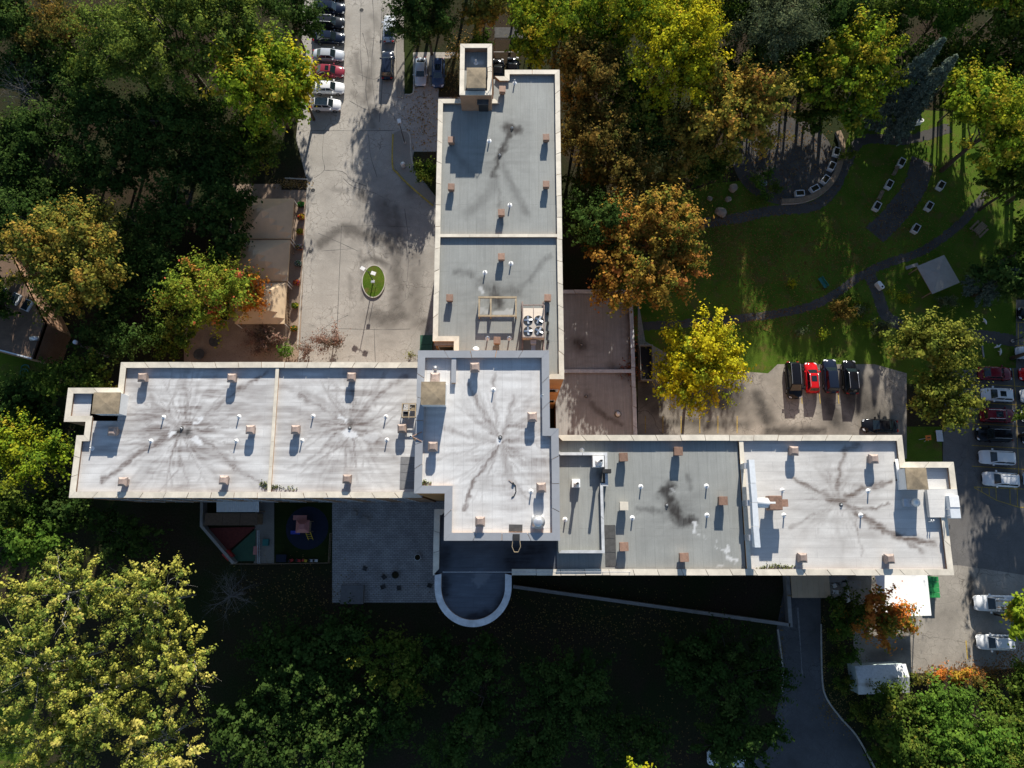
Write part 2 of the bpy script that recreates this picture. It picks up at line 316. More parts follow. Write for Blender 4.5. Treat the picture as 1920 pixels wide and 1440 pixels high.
# ------------------------------------------------------------------ meshes with painted-in wear (per-vertex stains)
def set_stain(me, arr):
    a = me.attributes.new('stain', 'FLOAT_COLOR', 'POINT'); a.data.foreach_set('color', np.ascontiguousarray(arr, dtype=np.float32).ravel())
def seg_dist(X, Y, pts):
    d = np.full(X.shape, 1e9)
    for (ax, ay), (bx, by) in zip(pts[:-1], pts[1:]):
        vx, vy = bx-ax, by-ay; L = vx*vx+vy*vy+1e-9
        t = np.clip(((X-ax)*vx+(Y-ay)*vy)/L, 0, 1); d = np.minimum(d, np.hypot(X-ax-t*vx, Y-ay-t*vy))
    return d
def stains(X, Y, z, drains=(), veins=(), patches=(), blacks=(), pools=(), seed=0):
    """drains: (px,py,reach m,strength); veins: ([px..],width m,strength); patches: ([px..],width m,strength) -> RGBA"""
    R = np.zeros_like(X); G = np.zeros_like(X)
    wx = (fbm(X*.5, Y*.5, seed+11)-.5)*2.6; wy = (fbm(X*.5, Y*.5, seed+31)-.5)*2.6
    wx2 = (fbm(X*2.2, Y*2.2, seed+51)-.5)*.7; wy2 = (fbm(X*2.2, Y*2.2, seed+71)-.5)*.7
    for px, py, reach, st in drains:
        cx, cy = P(px, py, z); dx = X-cx+wx*.6; dy = Y-cy+wy*.6; r = np.hypot(dx, dy); th = np.arctan2(dy, dx)
        s1 = fbm((th+4)*5.0, r*.10, seed+2, 3); s2 = fbm((th+4)*17.0, r*.3, seed+5, 3)
        streak = np.clip((s1-.40)*2.6, 0, 1)*.7+np.clip((s2-.46)*2.6, 0, 1)*.5
        brush = np.clip(fbm(X*.35, Y*2.6, seed+41, 4)*2.3-.62, 0, 1)*(.45+.9*fbm(X*.16, Y*.16, seed+43, 2))
        R = np.maximum(R, st*(.78*streak*np.exp(-(r/(reach*.85))**1.6)+.95*brush*np.exp(-(r/(reach*1.05))**2))); R = np.maximum(R, st*.75*np.exp(-(r/1.1)**2)*fbm(X*2, Y*2, seed+3))
    for px, py, reach, st in drains:
        if st < .45: continue
        rr = random.Random(int(px)); c0 = P(px, py, z)
        for k in range(15):
            a = k*2*math.pi/15+rr.uniform(-.2,.2); L = reach*rr.uniform(.55,1.0); p = [c0]; aa = a
            for q in range(7): aa += rr.gauss(0,.13); aa += (a-aa)*.25; p.append((p[-1][0]+L/7*math.cos(aa), p[-1][1]+L/7*math.sin(aa)))
            branches = [p]
            for _ in range(2):
                j = rr.randint(2,5); ab = a+rr.choice((-1,1))*rr.uniform(.3,.7); b = [p[j]]
                for q in range(4): ab += rr.gauss(0,.12); b.append((b[-1][0]+L/9*math.cos(ab), b[-1][1]+L/9*math.sin(ab)))
                branches.append(b)
            for bi, b in enumerate(branches):
                d = seg_dist(X+wx2*.5, Y+wy2*.5, b); rad = np.hypot(X-c0[0], Y-c0[1]); w_ = rr.uniform(.1,.2)
                R = np.maximum(R, st*rr.uniform(.6,1.15)*np.exp(-(d/w_)**2)*np.clip(1.15-rad/(reach*1.05), 0, 1))
    for pts, w, st in veins:
        pw = [P(a, b, z) for a, b in pts]; d = seg_dist(X+wx2+wx*.15, Y+wy2+wy*.15, pw)
        w = w*1.05; st = min(1.0, st*1.55)
        R = np.maximum(R, st*np.exp(-(d/w)**2)*(.62+.7*fbm(X*1.5, Y*1.5, seed+7)))
        R = np.maximum(R, .5*st*np.exp(-(d/(w*3))**2)*np.clip(fbm(X*.9, Y*3, seed+8)*1.6-.4, 0, 1))
    for pts, w, st in patches:
        pw = [P(a, b, z) for a, b in pts]; d = seg_dist(X+wx2*1.4, Y+wy2*1.4, pw); G = np.maximum(G, st*np.clip((w-d)/.15, 0, 1))
    K = np.zeros_like(X)
    for pts, w, st in blacks:
        pw = [P(a, b, z) for a, b in pts]; d = seg_dist(X+wx2*1.2, Y+wy2*1.2, pw); K = np.maximum(K, st*np.clip(1.25-d/w, 0, 1)**.8*np.clip(fbm(X*1.7, Y*1.7, seed+19)*2.2-.35, .25, 1))
    for pts, w, st in pools:
        pw = [P(a, b, z) for a, b in pts]; d = seg_dist(X+wx2*1.6+wx*.25, Y+wy2*1.6+wy*.25, pw); R = np.maximum(R, st*np.clip((w-d)/.3, 0, 1)*(.75+.4*fbm(X*.7, Y*.7, seed+23)))
    return np.stack([np.clip(R,0,.95), np.clip(G,0,1), np.clip(K,0,1), np.ones_like(X)], 1)
def grid_rects(name, rects, z, res, mat, parent, **kw):
    vs = []; fs = []; o = 0
    for x0, x1, y0, y1 in rects:
        nx = max(2, int(round((x1-x0)/res))+1); ny = max(2, int(round((y1-y0)/res))+1)
        gx, gy = np.meshgrid(np.linspace(x0,x1,nx), np.linspace(y0,y1,ny)); vs.append(np.stack([gx.ravel(), gy.ravel(), np.full(gx.size, z)], 1))
        i = (np.arange(ny-1)[:,None]*nx+np.arange(nx-1)[None,:]).ravel()+o
        fs.append(np.stack([i, i+1, i+nx+1, i+nx], 1)); o += nx*ny
    v = np.concatenate(vs); f = np.concatenate(fs); me = np_mesh(name, v, f, 4, mat)
    set_stain(me, stains(v[:,0], v[:,1], z, **kw)); return link(name, me, parent)
def np_mesh(name, v, f, k, mat):
    me = bpy.data.meshes.new(name); me.vertices.add(len(v)); me.vertices.foreach_set('co', np.ascontiguousarray(v, dtype=np.float32).ravel())
    me.loops.add(f.size); me.polygons.add(len(f)); me.loops.foreach_set('vertex_index', np.ascontiguousarray(f, dtype=np.int32).ravel())
    me.polygons.foreach_set('loop_start', np.arange(0, f.size, k, dtype=np.int32))
    me.update(calc_edges=True); me.materials.append(mat); return me
def poly_sheet(name, pts, z, mat, res=None, **kw):
    """flat sheet from world points, optionally cut into a grid that carries stains"""
    bm = bmesh.new(); n = len(pts)
    a = sum(pts[i][0]*pts[(i+1)%n][1]-pts[(i+1)%n][0]*pts[i][1] for i in range(n))
    if a < 0: pts = pts[::-1]
    bm.faces.new([bm.verts.new((x,y,z)) for x,y in pts]); bm.normal_update(); bmesh.ops.triangulate(bm, faces=bm.faces[:])
    if res:
        xs = [p[0] for p in pts]; ys = [p[1] for p in pts]
        for ax, lo, hi in ((0, min(xs), max(xs)), (1, min(ys), max(ys))):
            k = lo+res
            while k < hi:
                co = [0,0,0]; no = [0,0,0]; co[ax] = k; no[ax] = 1
                bmesh.ops.bisect_plane(bm, geom=bm.verts[:]+bm.edges[:]+bm.faces[:], plane_co=co, plane_no=no); k += res
    me = bpy.data.meshes.new(name); bm.to_mesh(me); bm.free(); me.materials.append(mat)
    if res:
        v = np.empty(len(me.vertices)*3, dtype=np.float32); me.vertices.foreach_get('co', v); v = v.reshape(-1,3).astype(float)
        set_stain(me, stains(v[:,0], v[:,1], z, **kw))
    return link(name, me)
def G(pts, z=0.0): return [P(a, b, z) for a, b in pts]
def smooth_poly(pts, n=4):
    out = []; m = len(pts)
    for i in range(m):
        p0, p1, p2, p3 = (Vector(pts[(i+k) % m]) for k in (-1,0,1,2))
        for j in range(n):
            t = j/n; out.append(tuple(.5*((2*p1)+(-p0+p2)*t+(2*p0-5*p1+4*p2-p3)*t*t+(-p0+3*p1-3*p2+p3)*t**3)))
    return out
def smooth_line(pts, n=5):
    out = []; m = len(pts)
    for i in range(m-1):
        p0, p1, p2, p3 = (Vector(pts[min(max(i+k,0),m-1)]) for k in (-1,0,1,2))
        for j in range(n):
            t = j/n; out.append(tuple(.5*((2*p1)+(-p0+p2)*t+(2*p0-5*p1+4*p2-p3)*t*t+(-p0+3*p1-3*p2+p3)*t**3)))
    return out+[tuple(pts[-1])]
def ribbon(pts, w, side=0.0):
    L = []; R = []
    for i, p in enumerate(pts):
        a = Vector(pts[max(i-1,0)]); b = Vector(pts[min(i+1,len(pts)-1)]); d = (b-a).normalized(); n = Vector((-d.y, d.x))
        ww = w[i] if hasattr(w, '__len__') else w
        L.append(tuple(Vector(p)+n*ww*(.5+side))); R.append(tuple(Vector(p)-n*ww*(.5-side)))
    return L, R
def strip(mb, pts, w, z0, z1):
    L, R = ribbon(pts, w)
    for i in range(len(pts)-1): mb.prism([L[i], L[i+1], R[i+1], R[i]], z0, z1)
    return mb
def kerb(pts_px, name='kerb', mat='kerb', w=.22, h=.13, smooth=True, parent=None):
    pts = G(pts_px); pts = smooth_line(pts) if smooth and len(pts) > 2 else pts
    L, R = ribbon(pts, w); n = len(pts)
    vs = [(x,y,0) for x,y in L]+[(x,y,h) for x,y in L]+[(x,y,h) for x,y in R]+[(x,y,0) for x,y in R]; fs = []
    for i in range(n-1):
        for k in range(3): fs.append((k*n+i, k*n+i+1, (k+1)*n+i+1, (k+1)*n+i))
    fs += [(0,n,2*n,3*n), (n-1,4*n-1,3*n-1,2*n-1)]
    o = MB().add(vs, fs).obj(name, M[mat], parent); return struct(o) if parent is None else o

# ------------------------------------------------------------------ ground, roads, paths
g = MB().add([(-400,-300,0),(400,-300,0),(400,500,0),(-400,500,0)], [(0,1,2,3)]).obj('ground', M['soil']); struct(g)
def sheet(name, px, z, mat, sm=False, **kw):
    pts = G(px); pts = smooth_poly(pts) if sm else pts
    return struct(poly_sheet(name, pts, z, M[mat], **kw))
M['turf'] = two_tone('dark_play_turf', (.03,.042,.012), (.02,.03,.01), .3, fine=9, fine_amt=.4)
sheet('lawn', [(1130,560),(1190,400),(1330,345),(1570,320),(1600,225),(1700,205),(1900,215),(2100,230),(2100,556),(1907,558),(1907,705),(1770,720),(1440,720),(1300,700),(1210,660)], .004, 'lawn')
sheet('lawn', [(1690,800),(1765,800),(1768,900),(1690,900)], .004, 'lawn')
sheet('lawn', [(-150,600),(110,690),(100,830),(-150,830)], .004, 'lawn')
sheet('lawn', [(-150,1330),(70,1330),(40,1460),(-150,1500)], .004, 'lawn')
sheet('driveway', [(572,-90),(752,-90),(752,98),(866,98),(868,400),(868,705),(556,705),(563,640),(577,345),(555,260),(560,215)], .008, 'drive', res=.25,
      veins=[([(602,456),(628,436),(650,428)], .9, .8), ([(650,430),(690,440),(725,452),(740,470)], 1.0, .75), ([(742,470),(748,540),(740,590)], 1.3, .55), ([(700,592),(725,600),(755,590)], 1.3, .75),
             ([(720,385),(728,420),(735,470)], 1.6, .5), ([(680,490),(700,485),(725,495)], .6, .6), ([(678,364),(684,372)], .7, .7), ([(740,390),(752,460)], .8, .5),
             ([(720,20),(724,60),(722,150)], .5, .35), ([(690,60),(700,120),(690,190),(700,240)], .5, .35), ([(660,110),(668,150)], .6, .3), ([(700,210),(716,205)], .6, .45),
             ([(675,470),(680,520),(678,560)], .35, .4), ([(690,130),(694,165),(684,190)], .7, .5), ([(668,100),(674,135)], .5, .45), ([(700,30),(712,60)], .6, .3), ([(660,175),(690,195),(705,215)], .6, .4), ([(625,355),(650,360)], .5, .3), ([(655,520),(658,560)], .3, .3), ([(760,300),(770,360)], 1.0, .45), ([(775,480),(780,600)], 1.4, .45), ([(790,610),(795,600)], .9, .5)], pools=[([(603,456),(622,438),(634,430)], .9, .75), ([(634,428),(648,428),(652,432)], .7, .7), ([(652,436),(690,442),(722,450),(738,462)], 1.0, .6), ([(716,596),(742,592),(752,584)], 1.25, .75), ([(742,470),(748,520),(746,575)], 1.6, .42), ([(792,604),(797,620)], .9, .6), ([(682,492),(698,486),(716,492)], .6, .6), ([(676,362),(684,370)], .75, .55), ([(686,585),(688,588)], .35, .6), ([(722,385),(730,420),(738,455)], 2.0, .4), ([(612,444),(616,448)], .4, .7), ([(622,470),(624,476)], .3, .6), ([(659,520),(660,528)], .25, .4), ([(582,609),(588,611)], .3, .55), ([(598,594),(601,597)], .25, .55), ([(575,440),(590,448)], .4, .4)], seed=4)
sheet('parking_lot', [(1196,560),(1210,640),(1300,690),(1440,700),(1458,683),(1640,683),(1700,700),(1700,860),(1196,860)], .008, 'lot_old', res=.3,
      veins=[([(1210,740),(1260,735),(1300,745),(1370,750)], 2.2, .75), ([(1420,745),(1440,790)], 1.0, .7), ([(1550,750),(1570,790)], 1.6, .75), ([(1590,730),(1640,780)], 2.5, .8),
             ([(1440,808),(1540,808)], .7, .7), ([(1250,790),(1400,795)], .8, .5), ([(1200,700),(1230,760)], 1.6, .6)], seed=14)
sheet('parking_lot', [(1775,694),(1905,690),(1905,562),(2150,562),(2150,1135),(1700,1135),(1700,1000),(1768,960),(1768,830)], .008, 'lot')
sheet('service_yard', [(1555,1060),(1800,1060),(2000,1090),(2000,1240),(1830,1262),(1560,1262)], .012, 'lot_old', res=.4, veins=[([(1820,1085),(1822,1120)], .5, .7), ([(1640,1230),(1690,1215)], 1.0, .5)], patches=[([(1742,1110),(1746,1160),(1742,1190)], .25, .6), ([(1802,1130),(1806,1200)], .3, .5), ([(1815,1095),(1812,1130)], .4, .5)], seed=21)
sheet('service_road', [(1478,1060),(1538,1060),(1540,1280),(1549,1310),(1602,1372),(1660,1500),(1290,1500),(1440,1405),(1466,1290),(1456,1180)], .014, 'service')
sheet('paver_terrace', [(623,900),(845,900),(845,1130),(623,1130)], .008, 'paver')
sheet('patio', [(430,345),(576,345),(563,640),(556,705),(345,705),(345,600),(430,600)], .011, 'patio')
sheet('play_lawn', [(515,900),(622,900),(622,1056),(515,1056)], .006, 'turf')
sheet('play_paving', [(480,900),(514,900),(514,1056),(476,1056)], .006, 'walk')
cx, cy = P(576, 990)
sheet_pts = [(cx+2.75*math.cos(i*math.pi/18), cy+2.75*math.sin(i*math.pi/18)) for i in range(36)]
struct(poly_sheet('rubber_play_surface', sheet_pts, .012, M['navy']))
# garden paths
def path(name, px, w, z=.012, mat='path'):
    pts = smooth_line(G(px), 24); L, R = ribbon(pts, w); mb = MB(); rg = random.Random(int(w*100)+len(px)); L = [(a+rg.gauss(0,.07), b+rg.gauss(0,.07)) for a, b in L]; R = [(a+rg.gauss(0,.07), b+rg.gauss(0,.07)) for a, b in R]
    n = len(pts); mb.add([(x,y,z) for x,y in L]+[(x,y,z) for x,y in R], [(i+n,i+n+1,i+1,i) for i in range(n-1)])
    return struct(mb.obj(name, M[mat]))
path('garden_path', [(1205,612),(1290,606),(1400,596),(1500,580),(1560,555),(1610,520),(1660,495),(1730,470),(1800,420),(1850,360)], 1.15)
path('garden_path', [(1300,420),(1380,410),(1440,396),(1520,388),(1560,360),(1590,300),(1620,262),(1700,262),(1780,240)], 1.5, .016)
path('garden_path', [(1625,505),(1645,550),(1660,590),(1690,610)], 1.6, .020)
path('lot_walk', [(1740,630),(1820,628),(1905,640)], 1.7, .016)
path('garden_path', [(1640,440),(1680,400),(1715,350),(1730,300)], 3.2, .024, 'path')
path('house_drive', [(-60,400),(20,395),(70,410)], 2.6, .012)
cx, cy = P(1470, 300)
struct(poly_sheet('round_garden_court', [(cx+7.4*math.cos(i*math.pi/20), cy+7.0*math.sin(i*math.pi/20)) for i in range(40)], .028, M['path']))
# kerbs, walks and verges beside the drive
def block(name, px, h, mat, sm=False):
    pts = G(px); pts = smooth_poly(pts, 3) if sm else pts
    return struct(MB().prism(pts, 0, h).obj(name, M[mat]))
block('sidewalk', [(743,-80),(757,-80),(757,186),(744,182)], .12, 'walk')
block('verge', [(758.5,20),(775,20),(775,172),(770,176),(758.5,176)], .11, 'turf')
kerb([(776,100),(776,165),(772,177),(760,178)])
block('sidewalk', [(739,250),(756,243),(768,252),(771,290),(775,318),(815,372),(812,384),(770,350),(742,318),(736,300)], .12, 'walk')
kerb([(737,252),(736,310),(745,325),(770,350),(812,386)], mat='kerb_y', w=.2)
kerb([(752,246),(762,247),(769,256),(771,290),(775,312)])
block('planting_bed', [(772,310),(776,285),(818,285),(818,370)], .10, 'soil')
block('planting_bed', [(828,110),(862,110),(862,182),(822,182)], .09, 'soil')
kerb([(577,338),(570,480),(564,560),(558,655)], w=.16, h=.06, smooth=False)
kerb([(535,335),(577,337)], w=.16, h=.2, smooth=False)
block('planting_bed', [(528,330),(575,332),(575,356),(528,356)], .06, 'soil')
kerb([(1458,1180),(1467,1250),(1466,1300)], w=.18)
kerb([(1539,1170),(1541,1270),(1549,1308),(1575,1345),(1606,1380),(1640,1440)], w=.18)
block('planting_bed', [(1542,1125),(1600,1125),(1600,1260),(1720,1262),(1830,1262),(1990,1240),(1990,1500),(1668,1500),(1610,1375),(1580,1345),(1552,1308),(1544,1270)], .05, 'soil')
# grass island
cx, cy = P(701, 528); ir, jr = 1.62, 2.42
isl = [(cx+ir*math.cos(a)*(1 if abs(math.cos(a))<.9 else 1.02), cy+jr*math.sin(a)) for a in [i*math.pi/24 for i in range(48)]]
struct(MB().prism([(cx+(x-cx)*.93, cy+(y-cy)*.95) for x,y in isl], 0, .17).obj('grass_island', M['lawn']))
n = len(isl); L = isl; R = [(cx+(x-cx)*.925, cy+(y-cy)*.945) for x,y in isl]
mb = MB(); mb.add([(x,y,0) for x,y in L]+[(x,y,.19) for x,y in L]+[(x,y,.19) for x,y in R]+[(x,y,0) for x,y in R],
   [(k*n+i, k*n+(i+1)%n, (k+1)*n+(i+1)%n, (k+1)*n+i) for k in range(3) for i in range(n)])
struct(mb.obj('island_kerb', M['kerb']))
drv = bpy.data.objects['driveway']; M['tar'] = plain('tar_seam', (.10,.095,.09), .9, var=.4, scale=4)
def seam(pts, w, parent=None, z=.011):
    parent = parent or drv
    pw = smooth_line([P(a+RNG.uniform(-2,2), b+RNG.uniform(-2,2)) for a, b in pts], 4); L, R = ribbon(pw, [w*RNG.uniform(.4,1.5) for _ in pw]); n = len(pw)
    MB().add([(x,y,z) for x,y in L]+[(x,y,z) for x,y in R], [(i+n,i+n+1,i+1,i) for i in range(n-1)]).obj('tar_seam', M['tar'], parent)
for pts, w in (([(582,246),(660,247),(740,245)], .09), ([(640,424),(700,423),(770,424)], .07), ([(640,424),(636,520),(634,616)], .07), ([(634,616),(700,617),(770,615)], .07), ([(700,617),(703,680)], .06), ([(545,690),(600,620),(650,590)], .07),
    ([(700,0),(702,60),(698,130),(704,200)], .07), ([(678,0),(676,90),(680,150)], .06), ([(608,245),(606,290),(610,320),(590,335)], .08), ([(610,318),(640,322),(660,340),(690,350)], .08), ([(645,335),(665,350),(700,360),(720,372)], .06), ([(690,250),(695,290),(705,330)], .06), ([(596,436),(640,455),(670,470)], .06), ([(600,470),(660,468)], .05), ([(660,250),(662,320)], .05), ([(715,10),(712,80),(718,150),(712,230)], .09), ([(670,140),(700,150),(716,140)], .07), ([(655,190),(690,205),(715,200)], .08), ([(680,60),(690,110),(684,170),(694,215)], .1), ([(760,390),(765,470),(758,560)], .06)): seam(pts, w)
svc = bpy.data.objects['service_road']; M['pale_seam'] = plain('pale_crack', (.2,.2,.2), .9, var=.4, scale=3)
for pts, w in (([(1463,1240),(1472,1215),(1482,1205)], .16), ([(1508,1200),(1518,1215),(1524,1245)], .16), ([(1490,1258),(1496,1266)], .5), ([(1440,1420),(1500,1400),(1560,1420)], .1), ([(1480,1300),(1520,1330),(1560,1390)], .08)): seam(pts, w, svc, .018)
seam([(1494,1140),(1500,1200),(1502,1265)], .18, svc, .02); svc.children[-1].data.materials[0] = M['pale_seam']
# painted lines, children of the lots
lot = [o for o in COL.objects if o.name.startswith('parking_lot')]
def line(px, w, parent, z=.018):
    a, b = G(px); d = (Vector(b)-Vector(a)).normalized(); nn = Vector((-d.y, d.x))*w/2
    q = [Vector(a)+nn, Vector(b)+nn, Vector(b)-nn, Vector(a)-nn]
    MB().add([(v.x,v.y,z) for v in q], [(0,3,2,1)]).obj('painted_line', M['line_y'], parent)
for y in (722,757,797,838,877): line([(1822,y-3),(1985,y+7)], .1, lot[1])
line([(1899,690),(1904,740)], .1, lot[1]); line([(1904,740),(1911,915)], .07, lot[1], .022)
line([(1909,606),(1909,648)], .12, lot[1], .022); line([(1905,604),(1960,606)], .1, lot[1]); line([(1903,648),(1960,650)], .1, lot[1], .026)
line([(1826,913),(1965,919)], .1, lot[1]); line([(1826,914),(1868,938)], .1, lot[1], .022); line([(1868,938),(1910,951)], .1, lot[1], .026); line([(1910,951),(1960,953)], .1, lot[1], .03)
for x, y in ((1841,922),(1855,931),(1868,938),(1894,946),(1908,950)): line([(x-1,915),(x,y)], .09, lot[1], .034)
for x in (1210,1243,1277,1312,1346,1382): line([(x,780),(x,812)], .1, lot[0])
for x in (1504,1538,1573): line([(x-2,735),(x,757)], .1, lot[0])
yard = bpy.data.objects['service_yard']
line([(1811,1201),(1814,1236)], .14, yard)
# cast-iron covers in the paving
def manhole(px, py, r, label):
    x, y = P(px, py); t = thing('manhole_cover', label, 'manhole', (x,y,.009))
    MB().cyl((0,0), r, r, 0, .02, 20).obj('frame', M['kerb'], t); c = MB(); c.cyl((0,0), r*.78, r*.78, 0, .03, 20)
    for k in range(-2,3): c.box(-r*.6, r*.6, k*r*.22-.03, k*r*.22+.03, .03, .045)
    c.obj('lid', M['dkmat'], t)
manhole(678, 19, .42, 'round iron manhole cover at the top of the driveway')
manhole(587, 357, .4, 'round manhole cover on the drive beside the brick planter')
manhole(582, 472, .32, 'round manhole cover in the square patch by the tents')
manhole(1454, 1361, .45, 'round manhole cover on the shaded service road')

# ------------------------------------------------------------------ the building
bld = thing('care_home_building', 'large flat-roofed brick building with white and grey roof wings', 'building')
def inset(poly, d):
    n = len(poly); out = []
    for i in range(n):
        a, b, c = (Vector(poly[(i+k) % n]) for k in (-1,0,1)); e1 = (b-a).normalized(); e2 = (c-b).normalized()
        n1 = Vector((-e1.y, e1.x)); n2 = Vector((-e2.y, e2.x)); m = (n1+n2); m = m/max(m.dot(n1), .2) if m.length > 1e-6 else n1
        out.append(tuple(b+m*d))
    return out
def ccw(poly):
    a = sum(poly[i][0]*poly[(i+1)%len(poly)][1]-poly[(i+1)%len(poly)][0]*poly[i][1] for i in range(len(poly)))
    return poly if a > 0 else poly[::-1]
def wing(poly, ztop, par_h, mat_cop, mat_wall, cop_w=.56, base=0.0, skip=(), piece=2.6):
    poly = ccw(poly); wall = inset(poly, .05)
    MB().prism(wall, base, ztop-par_h-.12, cap=False).obj('wall', M[mat_wall], bld)
    inner = inset(poly, cop_w); n = len(poly); wi = inset(poly, cop_w-.1)
    pr = MB()
    for i in range(n):
        if i in skip: continue
        j = (i+1) % n; pr.prism([wall[i], wall[j], wi[j], wi[i]], ztop-par_h-.13, ztop-.07)
    p = pr.obj('parapet', M[mat_wall], bld)
    for i in range(n):
        if i in skip: continue
        j = (i+1) % n; A, B, a, b = (Vector(q) for q in (poly[i], poly[j], inner[i], inner[j]))
        L = (B-A).length; k = max(1, round(L/piece)); gap = .03/L
        nrm_ = Vector((-(B-A).y, (B-A).x)).normalized()
        for s in range(k):
            t0 = s/k+(gap if s else 0); t1 = (s+1)/k-(gap if s < k-1 else 0); dz_ = RNG.uniform(-.008,.012); o0_ = nrm_*RNG.uniform(-.025,.02)
            A, B, a, b = (Vector(poly[i])+o0_, Vector(poly[j])+o0_, Vector(inner[i])+o0_, Vector(inner[j])+o0_) if 0 < s < k-1 else (Vector(poly[i]), Vector(poly[j]), Vector(inner[i]), Vector(inner[j]))
            MB().prism([tuple(A.lerp(B,t0)), tuple(A.lerp(B,t1)), tuple(a.lerp(b,t1)), tuple(a.lerp(b,t0))], ztop-.07, ztop+dz_).obj('coping_panel', M[mat_cop], p)
    return p
def divider(x0, x1, y0, y1, z0, z1, mat='cream', piece=3.0):
    p = MB().box(x0+.06, x1-.06, y0, y1, z0, z1-.06).obj('parapet', M['brick_o'], bld) if x1-x0 < y1-y0 else MB().box(x0, x1, y0+.06, y1-.06, z0, z1-.06).obj('parapet', M['brick_o'], bld)
    ax = 0 if x1-x0 > y1-y0 else 1; L = (x1-x0) if ax == 0 else (y1-y0); k = max(1, round(L/piece))
    for s in range(k):
        a, b = s/k*L+(.01 if s else 0), (s+1)/k*L-.01
        (MB().box(x0+a, x0+b, y0, y1, z1-.06, z1) if ax == 0 else MB().box(x0, x1, y0+a, y0+b, z1-.06, z1)).obj('coping_panel', M[mat], p)
ZN, ZT, ZW, ZE, ZL = 19.5, 21.5, 15.0, 18.0, 4.0
RN, RT, RW, RE, RL = ZN-.36, ZT-.5, ZW-.46, ZE-.46, ZL-.3
polyN = [(-8.6,49.1),(-8.6,19.9),(-6.3,19.9),(-6.3,18.0),(3.6,18.0),(3.6,15.7),(5.6,15.7),(5.6,52.9),(-.85,52.9),(-.85,52.05),(-2.0,52.05),(-2.0,49.1)]
polyT = [(-9.9,18.36),(-9.9,3.47),(-6.8,3.47),(-6.8,-1.2),(4.8,-1.2),(4.8,10.1),(3.9,10.1),(3.9,18.36)]
polyW = [(-44.7,18.62),(-44.7,15.64),(-50.35,15.64),(-50.35,11.75),(-47.9,11.75),(-47.9,10.22),(-48.75,10.22),(-48.75,3.3),(-9.88,3.3),(-9.88,18.62)]
polyE = [(4.81,9.86),(4.81,-1.21),(-6.79,-1.21),(-6.79,2.0),(-8.2,2.0),(-8.2,-4.75),(-8.02,-4.75),(-.02,-4.75),(45.8,-4.75),(45.8,1.14),(47.2,1.14),(47.2,6.97),(42.0,6.97),(42.0,9.86)]
polyL = [(5.6,31.1),(5.6,9.9),(16.0,9.9),(16.0,31.1)]
wing(polyN, ZN, .36, 'cream', 'brick_o', skip=(3,4,10))
wing(polyT, ZT, .5, 'greycop', 'brick_o', cop_w=.78)
wing(polyW, ZW, .46, 'cream', 'brick', cop_w=.66, skip=(8,))
wing(polyE, ZE, .46, 'cream', 'brick', cop_w=.62, skip=(0,1,2,6))
wing(polyL, ZL, .3, 'palecop', 'brick', cop_w=.5, skip=(0,1))
grid_rects('roof', [(-8.45,-2.2,19.6,48.9),(-2.2,-.4,17.9,51.9),(-.4,5.45,17.9,52.7),(-8.45,-2.2,19.5,19.6),(-6.2,-2.2,17.9,19.5),(3.7,5.45,15.9,17.9)], RN, .16, M['roof_g'], bld,
    veins=[([(956,238),(948,262),(936,290),(925,330)], .35, .85), ([(950,240),(970,244)], .6, .95), ([(935,290),(960,350),(990,400)], .5, .3), ([(880,400),(930,345)], .8, .3), ([(930,300),(938,420)], .25, .3),
           ([(925,545),(932,565)], 1.0, .75), ([(900,530),(925,550),(970,545)], .8, .4), ([(975,545),(1030,480)], .35, .3), ([(850,280),(890,330)], .6, .25), ([(855,510),(890,515)], .5, .35)],
    patches=[([(901,537),(906,548)], .25, .6), ([(930,588),(960,590)], .5, .4), ([(902,582),(912,584)], .4, .35)], drains=[(934,292,4,.35),(932,560,4,.35)], blacks=[([(948,238),(958,240),(972,246)], .55, .95), ([(958,248),(950,268),(938,288),(930,300)], .35, .85), ([(926,560),(938,566)], .7, .7), ([(935,300),(928,330)], .25, .5)], seed=1)
grid_rects('roof', [(-9.75,-6.7,3.6,18.2),(-6.7,3.8,-1.05,18.2),(3.8,4.7,-1.05,9.95)], RT, .14, M['roof_t'], bld, drains=[(938,825,8.5,.68)],
    veins=[([(935,835),(915,865),(895,890),(880,925),(872,955)], .22, .75), ([(930,815),(900,760),(880,720)], .3, .5), ([(925,700),(930,800)], .3, .4), ([(965,740),(945,815)], .4, .45), ([(945,835),(965,900),(990,940)], .25, .4),
           ([(940,830),(950,880),(960,915)], .5, .4), ([(930,825),(870,815),(830,800)], .4, .35), ([(945,820),(990,830)], .2, .35), ([(930,840),(850,850),(820,860)], .2, .3)], patches=[([(936,825),(934,832)], .3, .8)], seed=2)
